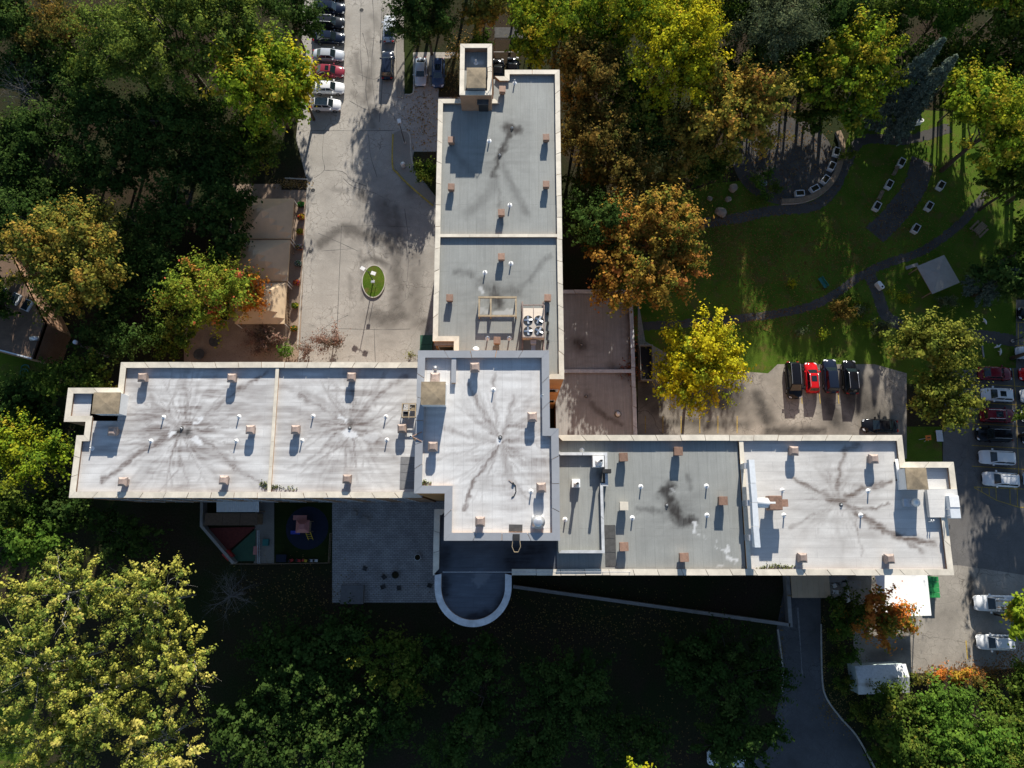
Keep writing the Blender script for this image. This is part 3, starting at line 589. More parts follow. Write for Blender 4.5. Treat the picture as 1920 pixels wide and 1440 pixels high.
grid_rects('roof', [(-50.2,-44.6,11.9,15.5),(-48.6,-47.8,3.45,10.1),(-47.8,-44.6,3.45,15.5),(-44.6,-9.9,3.45,18.5)], RW, .16, M['roof_w'], bld, drains=[(341,808,10.5,.85),(656,800,10,.78)], blacks=[([(333,811),(352,812)], .55, 1.0), ([(655,790),(660,796)], .35, .7)],
    veins=[([(335,810),(270,845),(190,900)], .35, .6), ([(350,805),(400,765),(440,735),(500,700)], .35, .55), ([(350,810),(400,835),(440,880),(490,905)], .25, .5), ([(330,800),(290,760),(270,720)], .5, .4), ([(330,808),(270,812),(210,810)], .3, .4),
           ([(332,811),(352,811)], .55, 1.0), ([(650,795),(600,760),(560,740)], .35, .5), ([(665,790),(710,740),(760,705)], .45, .5), ([(650,825),(610,835),(570,870),(540,875)], .25, .4), ([(655,800),(690,760),(720,700)], .35, .4), ([(645,790),(620,760),(560,730),(520,725)], .5, .35), ([(640,800),(560,800),(525,800)], .9, .3), ([(640,770),(600,770),(550,775)], .5, .35)],
    patches=[([(320,814),(325,811)], .35, .85), ([(366,792),(380,783)], .25, .8), ([(362,823),(376,829)], .3, .7), ([(640,781),(648,792)], .25, .8), ([(650,812),(662,815)], .5, .8), ([(612,820),(650,820)], .4, .25), ([(690,820),(702,820)], .5, .4)], seed=3)
GE = dict(blacks=[([(1257,912),(1243,922),(1250,938)], .6, .95), ([(1252,935),(1264,955),(1270,968)], .75, 1.0), ([(1266,962),(1285,972),(1296,980)], .5, .7)], drains=[(1270,960,4,.35)], veins=[([(1255,910),(1245,925),(1262,950),(1270,965)], .5, .95), ([(1262,955),(1275,980),(1300,975)], .55, .8), ([(1195,955),(1250,958)], .35, .4), ([(1290,890),(1295,915)], .3, .35)],
    patches=[([(1259,914),(1263,922)], .18, .6), ([(1300,984),(1303,995)], .3, .9), ([(1311,1002),(1313,1005)], .18, .9), ([(1321,1009),(1323,1012)], .14, .8), ([(1340,1010),(1343,1025)], .12, .9), ([(1351,1030),(1353,1033)], .14, .8), ([(1360,1028),(1364,1042),(1378,1050)], .22, .9), ([(1347,1061),(1357,1061)], .25, .6)], seed=6)
grid_rects('roof', [(4.7,24.4,-4.6,9.75)], RE, .16, M['roof_g'], bld, **GE)
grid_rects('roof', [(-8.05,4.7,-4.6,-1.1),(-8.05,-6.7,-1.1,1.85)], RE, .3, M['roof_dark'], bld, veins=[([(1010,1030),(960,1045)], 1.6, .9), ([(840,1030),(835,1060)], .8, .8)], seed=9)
grid_rects('roof', [(24.9,41.9,-4.65,9.75),(41.9,45.7,-4.65,6.85),(45.7,47.05,1.25,6.85)], RE, .16, M['roof_e'], bld, drains=[(1570,938,6.5,.5)],
    veins=[([(1572,938),(1610,965),(1650,990),(1690,1010),(1750,1020)], .4, .85), ([(1565,935),(1530,920),(1490,895)], .25, .6), ([(1570,935),(1575,880),(1583,845)], .35, .55), ([(1580,935),(1620,915),(1670,905)], .35, .6), ([(1600,952),(1640,953),(1665,945)], .2, .6), ([(1560,935),(1555,880)], .2, .4),
           ([(1595,950),(1610,1000),(1615,1040)], .15, .4), ([(1690,1010),(1730,1035)], .25, .5), ([(1585,845),(1610,832)], .4, .5), ([(1560,950),(1520,970),(1480,990)], .2, .35), ([(1550,930),(1580,940)], .7, .7)], seed=12)
grid_rects('roof', [(5.65,15.9,9.9,31.0)], RL, .2, M['roof_low'], bld, veins=[([(1085,645),(1090,648)], 1.1, 1.0), ([(1096,742),(1102,744)], .5, .9), ([(1100,745),(1130,780),(1165,795)], .35, .5), ([(1150,690),(1180,705)], .9, .5), ([(1180,560),(1182,690)], .5, .6)], patches=[([(1093,740),(1103,748)], .5, .12)], seed=15)
divider(-8.06, 5.06, 31.95, 32.3, RN-.05, ZN-.03)
divider(-26.98, -26.6, 3.9, 17.98, RW-.05, ZW-.06)
divider(24.42, 24.88, -4.18, 9.24, RE-.05, ZE-.05)
divider(5.6, 15.5, 19.8, 20.25, RL-.05, ZL-.02, 'palecop')
divider(-6.35, -5.85, 14.9, 17.58, RT-.05, ZT-.06, 'greycop', 2.0)
# rounded bay at the foot of the tower
bz = 18.0
def arc_poly(r, cx, cy, y0): return [(cx+r, y0)]+[(cx+r*math.cos(a), cy-r*math.sin(a)) for a in [i*math.pi/28 for i in range(29)]]+[(cx-r, y0)]
bcx, bcy = -4.02, -5.9
o_ = arc_poly(3.98, bcx, bcy, -4.76); i_ = arc_poly(3.3, bcx, bcy, -4.6)
MB().prism(inset(ccw(o_), .05), 0, bz-.5, cap=False).obj('wall', M['brick'], bld)
bp_ = MB()
for k in range(len(o_)-1): bp_.prism([o_[k], o_[k+1], i_[k+1], i_[k]], bz-.52, bz-.06)
bp_ = bp_.obj('parapet', M['brick'], bld)
for k in range(0, len(o_)-1, 3):
    q = o_[k:k+4]; w_ = i_[k:k+4][::-1]; MB().prism(q+w_, bz-.06, bz+.01).obj('coping_panel', M['palecop'], bp_)
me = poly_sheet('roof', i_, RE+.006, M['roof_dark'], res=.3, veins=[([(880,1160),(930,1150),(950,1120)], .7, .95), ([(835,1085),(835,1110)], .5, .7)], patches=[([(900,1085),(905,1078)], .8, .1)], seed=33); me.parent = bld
# raised plant block on the grey wing
polyB = [(4.82,7.9),(4.82,-2.5),(9.56,-2.5),(9.56,4.35),(10.1,4.35),(10.1,7.9)]
wing(polyB, ZE+.85, .5, 'palecop', 'roof_g', cop_w=.3, base=RE, skip=(0,), piece=3.5)
b2 = grid_rects('roof', [(4.82,9.45,-2.4,4.4),(4.82,9.99,4.4,7.8)], ZE+.35, .3, M['roof_g'], bld, veins=[([(1125,890),(1130,900)], .5, .9)], seed=16)
# stair penthouses: walls, tops and hatches
def plant_box(x0, x1, y0, y1, z0, z1, top, wallm, lip=.06):
    t = MB().box(x0, x1, y0, y1, z0, z1).obj('penthouse', M[wallm], bld)
    r = MB(); r.box(x0-lip, x1+lip, y0-lip, y1+lip, z1, z1+.1); r.add([(x0,y0,z1+.1),(x1,y0,z1+.1),(x1,y1,z1+.1),(x0,y1,z1+.1),((x0+x1)/2,(y0+y1)/2,z1+.2)], [(0,1,4),(1,2,4),(2,3,4),(3,0,4)])
    r.obj('penthouse_roof', M[top], t); return t
zP = ZN+2.8
pA, pB = P(863,82,zP), P(922,178,zP)
polyP = [(pA[0],pA[1]),(pA[0],pB[1]),(pB[0],pB[1]),(pB[0],pA[1])]
wing(polyP, zP, .9, 'cream', 'brick', cop_w=.52, piece=3.2)
grid_rects('roof', [(pA[0]+.1,pB[0]-.1,pB[1]+.1,pA[1]-.1)], zP-.9, .25, M['roof_g'], bld, patches=[([(890,114),(897,118)], .35, .7)], seed=18)
x0, y1_ = P(876,127,zP+.5); x1, y0_ = P(910,163,zP+.5); plant_box(x0, x1, y0_, y1_, zP-.9, zP+.35, 'boxtop', 'greymat')
dx_ = P(906,190,ZN+1.2)[0]
d = MB().box(dx_-.55, dx_+.55, pB[1]-.06, pB[1]+.02, RN, RN+2.1).obj('door', M['black'], bld)
MB().box(dx_-.65, dx_+.65, pB[1]-.6, pB[1]+.03, RN+2.15, RN+2.25).obj('door_canopy', M['dkmat'], d)
for (a, b, c, e, zr, zt, top) in ((178,222,737,775,RW,RW+1.7,'boxtop'), (791,834,717,758,RT,RT+1.8,'boxtop'), (1697,1739,878,917,RE,RE+1.8,'boxtop')):
    x0, y1_ = P(a,c,zt); x1, y0_ = P(b,e,zt); plant_box(x0, x1, y0_, y1_, zr-.1, zt, top, 'white')
# exterior landing canopy at the right end
x0, y1_ = P(1738,917,RE+.6); x1, y0_ = P(1801,970,RE+.6)
MB().box(x0, x1, y0_, y1_, RE+.1, RE+.6).obj('landing_roof', M['roof_e'], bld)
# windows on the wall faces that can be seen past the roof edge
win = MB().box(-.85,.85,-.06,.05,0,1.5).mesh('window', M['white']); pane = MB().box(-.75,.75,-.08,-.05,.08,1.42).mesh('pane', M['glass'])
def window_row(xa, xb, y, zs, step, face):
    k = int((xb-xa)/step)
    for z in zs:
        for i in range(k):
            x = xa+(i+.5)*(xb-xa)/k
            w = link('window', win, bld, (x, y, z) if face in 'SN' else (y, x, z), {'S':0,'N':math.pi,'E':math.pi/2,'W':-math.pi/2}[face]); link('pane', pane, w)
window_row(-47.5, -11, 3.34, (1.0,4.0,7.0,10.0,12.6), 3.6, 'S')
window_row(11, 44, -4.74, (4.2,7.6,11,14.6), 4.2, 'S')
window_row(20.5, 30.5, 5.56, (5.2,8.6,12,15.6), 3.4, 'E'); window_row(22, 48, -8.56, (1.2,4.8,8.4,12,15.6), 4.4, 'W')
window_row(-44, -12, 18.58, (1.0,4.4,7.8,11.2), 4.6, 'N'); window_row(18, 40, 9.82, (5.2,8.6,12,15.4), 4.6, 'N')
window_row(-7.9, -6.9, 19.94, (1.2,4.8,8.4,12,15.6), 1.0, 'S'); window_row(3.95, 5.1, 15.74, (5.2,12.2), 1.0, 'S')
bl_, br_ = P(830,1071,ZE+.6), P(1182,1072,ZE+.6)
rail = MB().tube([(bl_[0],-4.4,ZE+.55),(br_[0],-4.4,ZE+.55)], .035, 6)
for k in range(8): rail.tube([(bl_[0]+k*(br_[0]-bl_[0])/7,-4.4,ZE-.47),(bl_[0]+k*(br_[0]-bl_[0])/7,-4.4,ZE+.55)], .03, 5)
rail.obj('roof_rail', M['steel'], bld)

# ------------------------------------------------------------------ rooftop equipment (each a thing of its own)
pyr_w, pyr_h = .98, 1.05
def build_pyr(mat):
    a = MB().box(-.34,.34,-.34,.34,-.02,.62).mesh('shaft', M[mat]); c = MB(); h = pyr_w/2
    c.box(-h,h,-h,h,.6,.82); q = .27; c.add([(-h,-h,.82),(h,-h,.82),(h,h,.82),(-h,h,.82),(-q,-q,1.05),(q,-q,1.05),(q,q,1.05),(-q,q,1.05)], [(0,1,5,4),(1,2,6,5),(2,3,7,6),(3,0,4,7),(4,5,6,7)])
    return a, c.mesh('cap', M[mat])
def build_cube(mat):
    a = MB().box(-.26,.26,-.26,.26,-.02,.5).mesh('shaft', M[mat]); c = MB().box(-.38,.38,-.38,.38,.42,1.15); c.box(-.41,.41,-.41,.41,1.15,1.2)
    return a, c.mesh('hood', M[mat], bevel=.02)
PYR, CUBE, CUBE_W = build_pyr('captan'), build_cube('capbrown'), build_cube('cream')
def vent(px, py, zr, kind, label, group, rz=0.0, s=1.0):
    x, y = P(px, py, zr+(1.0 if kind is PYR else .86)*s); t = thing('roof_vent', label, 'roof vent', (x,y,zr), rz, group); t.scale = (s,s,s if kind is PYR else s*.78)
    link('shaft', kind[0], t); link('cap' if kind is PYR else 'hood', kind[1], t)
gW = 'tan hooded vents on the white left wing'
for px, py, d in ((265,707,'at the upper left, below the cream edge'),(433,708,'at the upper right of the outer roof bay'),(209,808,'beside the left-hand stair box'),(468,805,'just left of the dividing kerb'),
                  (228,903,'in the lower left corner'),(418,900,'at the lower edge of the outer roof bay'),(658,706,'at the top of the inner roof bay'),(553,805,'just right of the dividing kerb'),
                  (753,803,'beside the grey mats near the tower'),(650,898,'at the lower edge of the inner roof bay')):
    vent(px, py, RW, PYR, 'tan hooded vent on white left wing, '+d, gW, RNG.uniform(-.05,.05))
gT = 'tan hooded vents on the central tower'
for px, py, d in ((890,688,'near its upper edge'),(815,707,'touching the brown-topped box'),(811,837,'at its left side below the box shadow'),(998,781,'by its right edge halfway up'),(1015,914,'at lower right above the silver fan'),(900,978,'near its lower edge')):
    vent(px, py, RT, PYR, 'tan hooded vent on white central tower, '+d, gT, RNG.uniform(-.04,.04))
gR = 'tan hooded vents on the white right wing'
for px, py, d in ((1490,845,'upper left'),(1640,860,'upper right'),(1506,1046,'lower left'),(1670,1048,'lower right')):
    vent(px, py, RE, PYR, 'tan hooded vent on white right-hand roof, '+d, gR, RNG.uniform(-.05,.05))
gN = 'brown box vents on the grey upper wing'
for px, py, d in ((942,167,'beside the stair penthouse'),(846,262,'in the penthouse shadow'),(1024,257,'at right near the dark streak'),(846,350,'at left above the dividing kerb'),(1024,345,'at right above the dividing kerb'),(940,398,'just above the dividing kerb, centre'),
                  (940,481,'just below the dividing kerb, centre'),(843,558,'left of the timber frame'),(1027,558,'at the corner of the cooling unit'),(932,638,'beside the tower wall')):
    vent(px, py, RN, CUBE, 'brown box vent on grey upper wing, '+d, gN, RNG.uniform(-.04,.04), .92)
gE = 'brown box vents on the grey lower wing'
for px, py, d in ((1169,857,'right of the tall white flue'),(1272,846,'by the top edge'),(1170,1025,'beside the dark roof mats'),(1283,1045,'near the bottom edge'),(1356,939,'near the long duct')):
    vent(px, py, RE, CUBE, 'brown box vent on grey lower wing, '+d, gE, RNG.uniform(-.04,.04), 1.12)
vent(1170, 949, RE, CUBE_W, 'cream box vent among the brown ones on grey lower wing', 'cream roof vents', 0, 1.08)
# white plumbing pipes
PIPE = MB().tube([(0,0,-.02),(0,0,.52)], .075, 8).mesh('pipe', M['white'], True); PCOL = MB().cyl((0,0), .3, .09, -.01, .07, 10).mesh('flashing', M['white']); PTOP = MB().cyl((0,0), .05, .05, .515, .53, 8).mesh('opening', M['black'])
def pipe(px, py, zr, label, group, s=1.0):
    x, y = P(px, py, zr+.5*s); t = thing('vent_pipe', label, 'vent pipe', (x,y,zr), 0, group); t.scale = (s,s,s)
    link('pipe', PIPE, t); link('flashing', PCOL, t); link('opening', PTOP, t)
def pipes(lst, zr, where, group):
    for px, py, d in lst: pipe(px, py, zr, 'short white vent pipe on %s, %s' % (where, d), group)
pipes([(303,781,'upper left of the dark drain'),(279,826,'lower left of the dark drain'),(445,780,'upper, between drain and kerb'),(440,826,'lower, between drain and kerb'),(585,779,'above the vent right of the kerb'),(564,825,'below the vent right of the kerb'),(722,780,'upper, right of the patched drain'),(724,824,'lower, right of the patched drain'),(168,840,'in the left-hand notch')], RW, 'white left wing', 'vent pipes on the white left wing')
pipes([(925,729,'in the upper middle'),(996,921,'beside the lower right vent'),(1018,741,'close to the right edge')], RT, 'white tower', 'vent pipes on the tower')
pipes([(917,260,'beside the penthouse shadow'),(965,150,'in the top corner'),(956,381,'above the dividing kerb'),(909,508,'above the timber frame'),(958,491,'below the dividing kerb'),(914,632,'left of the lowest vent'),(955,632,'right of the lowest vent')], RN, 'grey upper wing', 'vent pipes on the grey upper wing')
pipes([(1203,912,'upper left of the black stain'),(1327,911,'upper right of the black stain'),(1187,971,'below the cream vent'),(1328,966,'lower right of the black stain'),(1092,843,'against the plant block')], RE, 'grey lower wing', 'vent pipes on the grey lower wing')
pipes([(1470,919,'above the brown fan'),(1632,920,'upper right of the drain'),(1473,966,'below the brown fan'),(1618,966,'lower right of the drain')], RE, 'white right wing', 'vent pipes on the white right wing')
pipe(1060, 974, ZE+.35, 'short white vent pipe alone on the raised plant block', 'vent pipes on the plant block')
x, y = P(1748,978,RE+.6); t = thing('vent_pipe', 'twin white swan-neck pipes near the right end of the building', 'vent pipe', (x,y,RE))
for s_ in (-.12,.12): MB().tube([(s_,0,-.02),(s_,0,.55),(s_,.08,.68),(s_,.2,.66)], .06, 7).obj('pipe', M['white'], t, True)
# drains
def drain(px, py, zr, label):
    x, y = P(px, py, zr); t = thing('roof_drain', label, 'roof drain', (x,y,zr), 0, 'roof drains'); MB().cyl((0,0), .22, .22, .0, .03, 12).obj('ring', M['dkmat'], t); c = MB()
    for k in range(6): a = k*math.pi/3; c.tube([(.15*math.cos(a),.15*math.sin(a),.02),(.1*math.cos(a),.1*math.sin(a),.16),(0,0,.2)], .02, 4)
    c.obj('strainer', M['steel'], t)
drain(341,803,RW,'domed drain in the blackest stain of white left wing'); drain(656,802,RW,'domed drain beside white patches on left wing'); drain(938,820,RT,'domed drain at the stain centre of white tower')
drain(1577,946,RE,'domed drain where dark veins meet on right-hand roof'); drain(960,240,RN,'domed drain by the black smear on grey upper wing'); drain(937,291,RN,'domed drain below the black smear on upper wing')
drain(1250,947,RE,'domed drain beside black stain on grey lower wing'); drain(1090,647,RL,'domed drain in black leaf litter on low tan roof'); drain(1099,743,RL,'square-patched drain on the sunlit low tan roof')
x, y = P(1159,776,RL+.3); t = thing('roof_turbine', 'round white domed vent on the low tan roof', 'roof vent', (x,y,RL)); MB().cyl((0,0), .42, .42, -.02, .16, 18).obj('base', M['dkmat'], t); MB().cyl((0,0), .36, .15, .15, .34, 18).obj('dome', M['white'], t, True)
x, y = P(892,656,RN+.5); t = thing('roof_dome', 'small white domed vent touching the tower parapet', 'roof vent', (x,y,RN)); MB().cyl((0,0), .2, .2, -.02, .35, 12).obj('neck', M['white'], t); MB().cyl((0,0), .42, .1, .35, .55, 16).obj('dome', M['white'], t, True)
x, y = P(816,690,RT+.4); t = thing('roof_dome', 'small steel gooseneck inside the tower corner', 'roof vent', (x,y,RT)); MB().cyl((0,0), .16, .16, -.02, .35, 12).obj('neck', M['steel'], t); MB().cyl((0,0), .26, .06, .35, .5, 12).obj('dome', M['steel'], t, True)
# turbine fan
x, y = P(1009,979,RT+.9); t = thing('exhaust_fan', 'silver exhaust fan at the lower right of the white tower', 'exhaust fan', (x,y,RT)); MB().box(-.6,.6,-.6,.6,-.02,.45).obj('curb', M['white'], t, bevel=.03); MB().cyl((0,0), .62, .62, .45, .85, 20).obj('housing', M['steel'], t, True); MB().cyl((0,0), .7, .3, .85, 1.1, 20).obj('cowl', M['steel'], t, True)
# cooling unit on stilts
zc = RN+1.0
a, b = P(980,571,zc+1.2), P(1021,631,zc+1.2); ux0, ux1, uy0, uy1 = a[0], b[0], b[1], a[1]
t = thing('cooling_unit', 'beige cooling unit with four round fans on steel stilts', 'cooling unit', ((ux0+ux1)/2,(uy0+uy1)/2,RN))
hx, hy = (ux1-ux0)/2, (uy1-uy0)/2
yb = hy-1.55
MB().box(-hx,hx,-hy,yb,.75,2.1).obj('cabinet', M['ac'], t)
f_ = MB()
for xa, xb, ya, yb_ in ((-hx-.04,-hx+.06,-hy,hy),(hx-.06,hx+.04,-hy,hy),(-hx,hx,hy-.08,hy+.02),(-hx,hx,-hy-.1,-hy+.0),(-.04,.04,yb,hy)): f_.box(xa,xb,ya,yb_,2.02,2.2)
for xa in (-hx,hx):
    for ya in (-hy+.2,0,hy-.1): f_.box(xa-.07,xa+.07,ya-.07,ya+.07,-.02,2.0)
for xa in (-hx,hx): f_.box(xa-.09,xa+.09,-hy-1.3,hy+1.0,.02,.2)
f_.obj('frame', M['captan'], t)
MB().add([(-hx,yb,1.2),(hx,yb,1.2),(hx,hy,.95),(-hx,hy,.95)], [(0,1,2,3)]).obj('intake_sheet', M['ac'], t)
for ix in (-.5,.5):
    for iy in (0,1):
        c = (ix*hx, -hy+.62+iy*1.22); r = .5
        s_ = MB().cyl(c, r, r, 2.1, 2.16, 22).obj('fan', M['black'], t); bl = MB()
        for k in range(4):
            an = k*math.pi/2+.5+ix; ca, sa = math.cos(an), math.sin(an)
            bl.add([(c[0]+.08*ca-.1*sa, c[1]+.08*sa+.1*ca, 2.17),(c[0]+.45*ca-.13*sa, c[1]+.45*sa+.13*ca, 2.18),(c[0]+.45*ca+.07*sa, c[1]+.45*sa-.07*ca, 2.25),(c[0]+.08*ca+.1*sa, c[1]+.08*sa-.1*ca, 2.22)], [(0,1,2,3)])
        bl.cyl(c, .09, .09, 2.16, 2.27, 10); bl.obj('blade', M['steel'], s_)
cv = MB(); 
for k in range(4): cv.box(-.22+k*.12,-.14+k*.12,-hy-1.4,-hy-.1,.5,.62)
cv.box(-.3,.3,-hy-.5,-hy-.1,.5,1.2); cv.obj('pipe_bundle', M['steel'], t)
bx = MB()
for k in range(4): bx.box(hx+.35,hx+.6,-1.9+k*1.05,-1.65+k*1.05,-.02,.3)
bx.tube([(hx+.48,-2.2,.3),(hx+.48,2.0,.3)], .03, 5); bx.obj('pipe_run', M['black'], t)
# empty steel frame next to it
zf = RN+.85; a, b = P(897,556,zf), P(969,594,zf)
t = thing('equipment_frame', 'empty tan steel equipment frame left of the cooling unit', 'frame', ((a[0]+b[0])/2,(a[1]+b[1])/2,RN)); hx, hy = (b[0]-a[0])/2, (a[1]-b[1])/2
for y in (-hy+.1,hy-.1): MB().box(-hx,hx,y-.1,y+.1,.72,.95).obj('beam', M['tanbeam'], t)
for x in (-hx+.1,-hx+1.35,hx-.1): MB().box(x-.09,x+.09,-hy+.2,hy-.2,.73,.93).obj('crossbar', M['tanbeam'], t)
for x in (-hx+.1,-hx+1.35,hx-.1):
    for y in (-hy+.1,hy-.1): MB().box(x-.08,x+.08,y-.08,y+.08,-.02,.72).obj('leg', M['tanbeam'], t)
# flues on the plant block
def flue(px, py, zr, bw, bh, ph, label):
    x, y = P(px, py, zr+bh); t = thing('flue', label, 'flue', (x,y,zr)); MB().box(-bw,bw,-bw,bw,-.02,bh).obj('base_box', M['white'], t, bevel=.03)
    MB().cyl((.05,-.1), bw*.7, .2, bh, bh+.35, 16).obj('cone', M['white'], t, True); MB().tube([(.05,-.1,bh+.3),(.05,-.1,ph)], .16, 12).obj('stack', M['steel'], t, True); MB().cyl((.05,-.1), .13, .13, ph, ph+.01, 12).obj('opening', M['black'], t)
flue(1122,865,ZE+.35,.6,.8,2.9,'tall white boxed flue at the corner of the plant block'); flue(1080,906,ZE+.35,.44,.6,2.0,'smaller white boxed flue on the plant block')
x, y = P(1137,884,ZE+.6); t = thing('louvre_box', 'black louvre box on the plant block edge', 'louvre', (x,y,ZE+.84)); MB().box(-.5,.42,-.2,.2,.01,.5).obj('casing', M['black'], t)
for k in range(3): MB().box(-.45,.38,-.24,-.2,.06+k*.14,.12+k*.14).obj('slat', M['dkmat'], t)
# roof mats
def mats(px, cols, rows, z, mat, label, group):
    (x0, y1), (x1, y0) = P(px[0],px[1],z), P(px[2],px[3],z); k = 0
    for i in range(cols):
        for j in range(rows):
            w = (x1-x0)/cols; h = (y1-y0)/rows
            m_ = MB().box(-w/2+.02,w/2-.02,-h/2+.02,h/2-.02,0,.04).obj('roof_mat', M[mat], None, loc=(x0+(i+.5)*w, y1-(j+.5)*h, z+.005))
            tag(m_, label % ['first','second','third','fourth'][k], 'roof mat', group); m_.rotation_euler[2] = RNG.uniform(-.015,.015); k += 1
mats((751,856,778,917),1,4,RW,'greymat','grey rubber roof mat against the tower, %s from the top','grey mats beside the tower')
mats((1133,984,1156,1062),1,3,RE,'dkmat','dark roof mat beside the plant block, %s from the top','dark mats beside the plant block')
mats((954,983,980,997),1,1,RT,'dkmat','single black mat near the tower bottom edge, the %s mat there','mats on the tower')
# condenser cluster on the left wing next to the tower
x, y = P(767,770,RW+.7); t = thing('condenser', 'open dark condenser frame wedged against the tower wall', 'condenser', (x,y,RW))
for xx in (-.75,.75):
    for yy in (-.75,.75): MB().box(xx-.05,xx+.05,yy-.05,yy+.05,-.02,.9).obj('leg', M['dkmat'], t)
c = MB(); c.box(-.8,.8,-.8,-.7,.85,.95); c.box(-.8,.8,.7,.8,.85,.95); c.box(-.8,-.7,-.7,.7,.85,.95); c.box(.7,.8,-.7,.7,.85,.95); c.box(-.05,.05,-.7,.7,.85,.95); c.box(-.7,.7,-.05,.05,.85,.95); c.obj('frame', M['tanbeam'], t)
MB().box(-.65,-.1,-.65,-.1,.1,.8).obj('compressor', M['black'], t); MB().box(.1,.65,.1,.65,.1,.8).obj('coil', M['boxtop'], t); MB().tube([(-.6,.6,.5),(-.2,.2,.9),(.3,.4,.8)], .05, 6).obj('hose', M['steel'], t)
# white standpipe strapped to the tower
x, y = P(770,818,ZT+.3); t = thing('standpipe', 'white flue pipe strapped to the tower left wall', 'flue', (x,y,RW)); hh = ZT+.3-RW
MB().tube([(0,0,-.02),(0,0,hh)], .13, 12).obj('pipe', M['white'], t, True); MB().cyl((0,0), .1, .1, hh, hh+.01, 12).obj('opening', M['black'], t)
MB().tube([(.1,0,hh-.15),(1.1,.5,hh-.3)], .05, 5).obj('strap', M['capbrown'], t); MB().tube([(.1,0,hh-.15),(1.1,-.5,hh-.3)], .05, 5).obj('strap', M['capbrown'], t)
# long duct along the divider with fan
t = thing('duct', 'long dented silver duct beside the right-hand dividing kerb', 'duct', (25.05,2.6,RE))
(dx0, dy1), (_, dy0) = P(1400,862,RE+1.9), P(1412,1027,RE+1.9)
ln = MB(); zs = RE
pts = [(.0,dy1-2.6,1.8),(.0,2.0,1.85),(.05,0,1.8),(.0,-2.4,1.8),(.05,dy0-2.6,1.7)]
for i in range(4):
    a, b = pts[i], pts[i+1]; MB().add([(a[0]-.32,a[1],a[2]-.3),(a[0]+.32,a[1],a[2]-.3),(a[0]+.34,a[1],a[2]+.2),(a[0]-.28,a[1],a[2]+.3),(b[0]-.32,b[1]+.03,b[2]-.3),(b[0]+.32,b[1]+.03,b[2]-.3),(b[0]+.36,b[1]+.03,b[2]+.2),(b[0]-.26,b[1]+.03,b[2]+.3)],
        [(0,1,5,4),(1,2,6,5),(2,3,7,6),(3,0,4,7),(0,3,2,1),(4,5,6,7)]).obj('duct_section', M['tin'], t)
MB().tube([(.4,0,1.6),(2.2,0,1.6)], .52, 16).obj('branch_duct', M['white'], t, True)
for y in (dy1-3.2,0,dy0-1.6): MB().box(-.6,-.3,y-.3,y+.3,-.02,1.55).obj('support', M['steel'], t)
x, y = P(1457,943,RE+1.9); t = thing('exhaust_fan', 'rusty brown square fan at the end of the silver duct', 'exhaust fan', (x,y,RE)); MB().box(-.85,.5,-.75,.75,.9,2.1).obj('housing', M['capbrown'], t, bevel=.08); MB().box(.5,1.15,-.38,.38,1.2,1.9).obj('outlet', M['capbrown'], t); MB().box(-.5,.3,-.4,.4,-.02,.9).obj('curb', M['dkmat'], t)
x, y = P(1715,942,RE+.9); t = thing('exhaust_fan', 'silver round ventilator in the shade of right-hand stair box', 'exhaust fan', (x,y,RE)); MB().box(-.9,.2,-.4,.4,-.02,.5).obj('curb', M['steel'], t); MB().cyl((.15,0), .4, .4, .5, .9, 18).obj('housing', M['steel'], t, True); MB().cyl((.15,0), .46, .15, .9, 1.1, 18).obj('cowl', M['white'], t, True)
x, y = P(1790,951,RE+1.2); t = thing('access_hatch', 'white boxed hatch with ladder hoops at the far right roof edge', 'hatch', (x,y,RE+.6)); MB().box(-.5,.55,-1.15,1.2,.0,.6).obj('box', M['tin'], t, bevel=.04); MB().box(-.48,.53,0,1.15,.6,.66).obj('lid', M['white'], t)
MB().tube([(-.6,-.9,0),(-.75,-.9,.9),(-.75,-.2,.9),(-.6,-.2,0)], .05, 6).obj('hoop', M['steel'], t)
x, y = P(1687,885,RE+.6); t = thing('pipe_run', 'white downpipe lying beside right-hand stair box', 'pipe', (x,y,RE)); MB().tube([(0,-1.1,.25),(0,1.4,.25)], .15, 10).obj('pipe', M['white'], t, True); MB().box(-.2,.2,-.9,-.75,-.02,.15).obj('saddle', M['dkmat'], t); MB().box(-.2,.2,1.0,1.15,-.02,.15).obj('saddle', M['dkmat'], t)
x, y = P(968,1020,ZT+.2); t = thing('davit_arm', 'dark ladder hoop hung over the tower lower edge', 'ladder', (x,-1.1,ZT))
MB().box(-.35,.35,-.1,.55,.005,.12).obj('base', M['black'], t); MB().tube([(-.35,-.1,.06),(-.42,-.7,.0),(-.2,-1.2,-.1),(.2,-1.2,-.1),(.42,-.7,.0),(.35,-.1,.06)], .04, 6).obj('hoop', M['tanbeam'], t)
x, y = P(962,912,RT+.2); t = thing('hose', 'loose black cable coil on the white tower roof', 'hose', (x,y,RT)); MB().tube([(0,.3,.04),(.25,.1,.04),(.3,-.5,.04),(.1,-.95,.04),(-.15,-1.1,.04)], .05, 6).obj('cable', M['black'], t); MB().tube([(-.45,.65,.04),(0,.3,.04)], .022, 6).obj('lead', M['capbrown'], t); MB().cyl((0,.3), .12, .12, 0, .18, 10).obj('junction', M['black'], t)
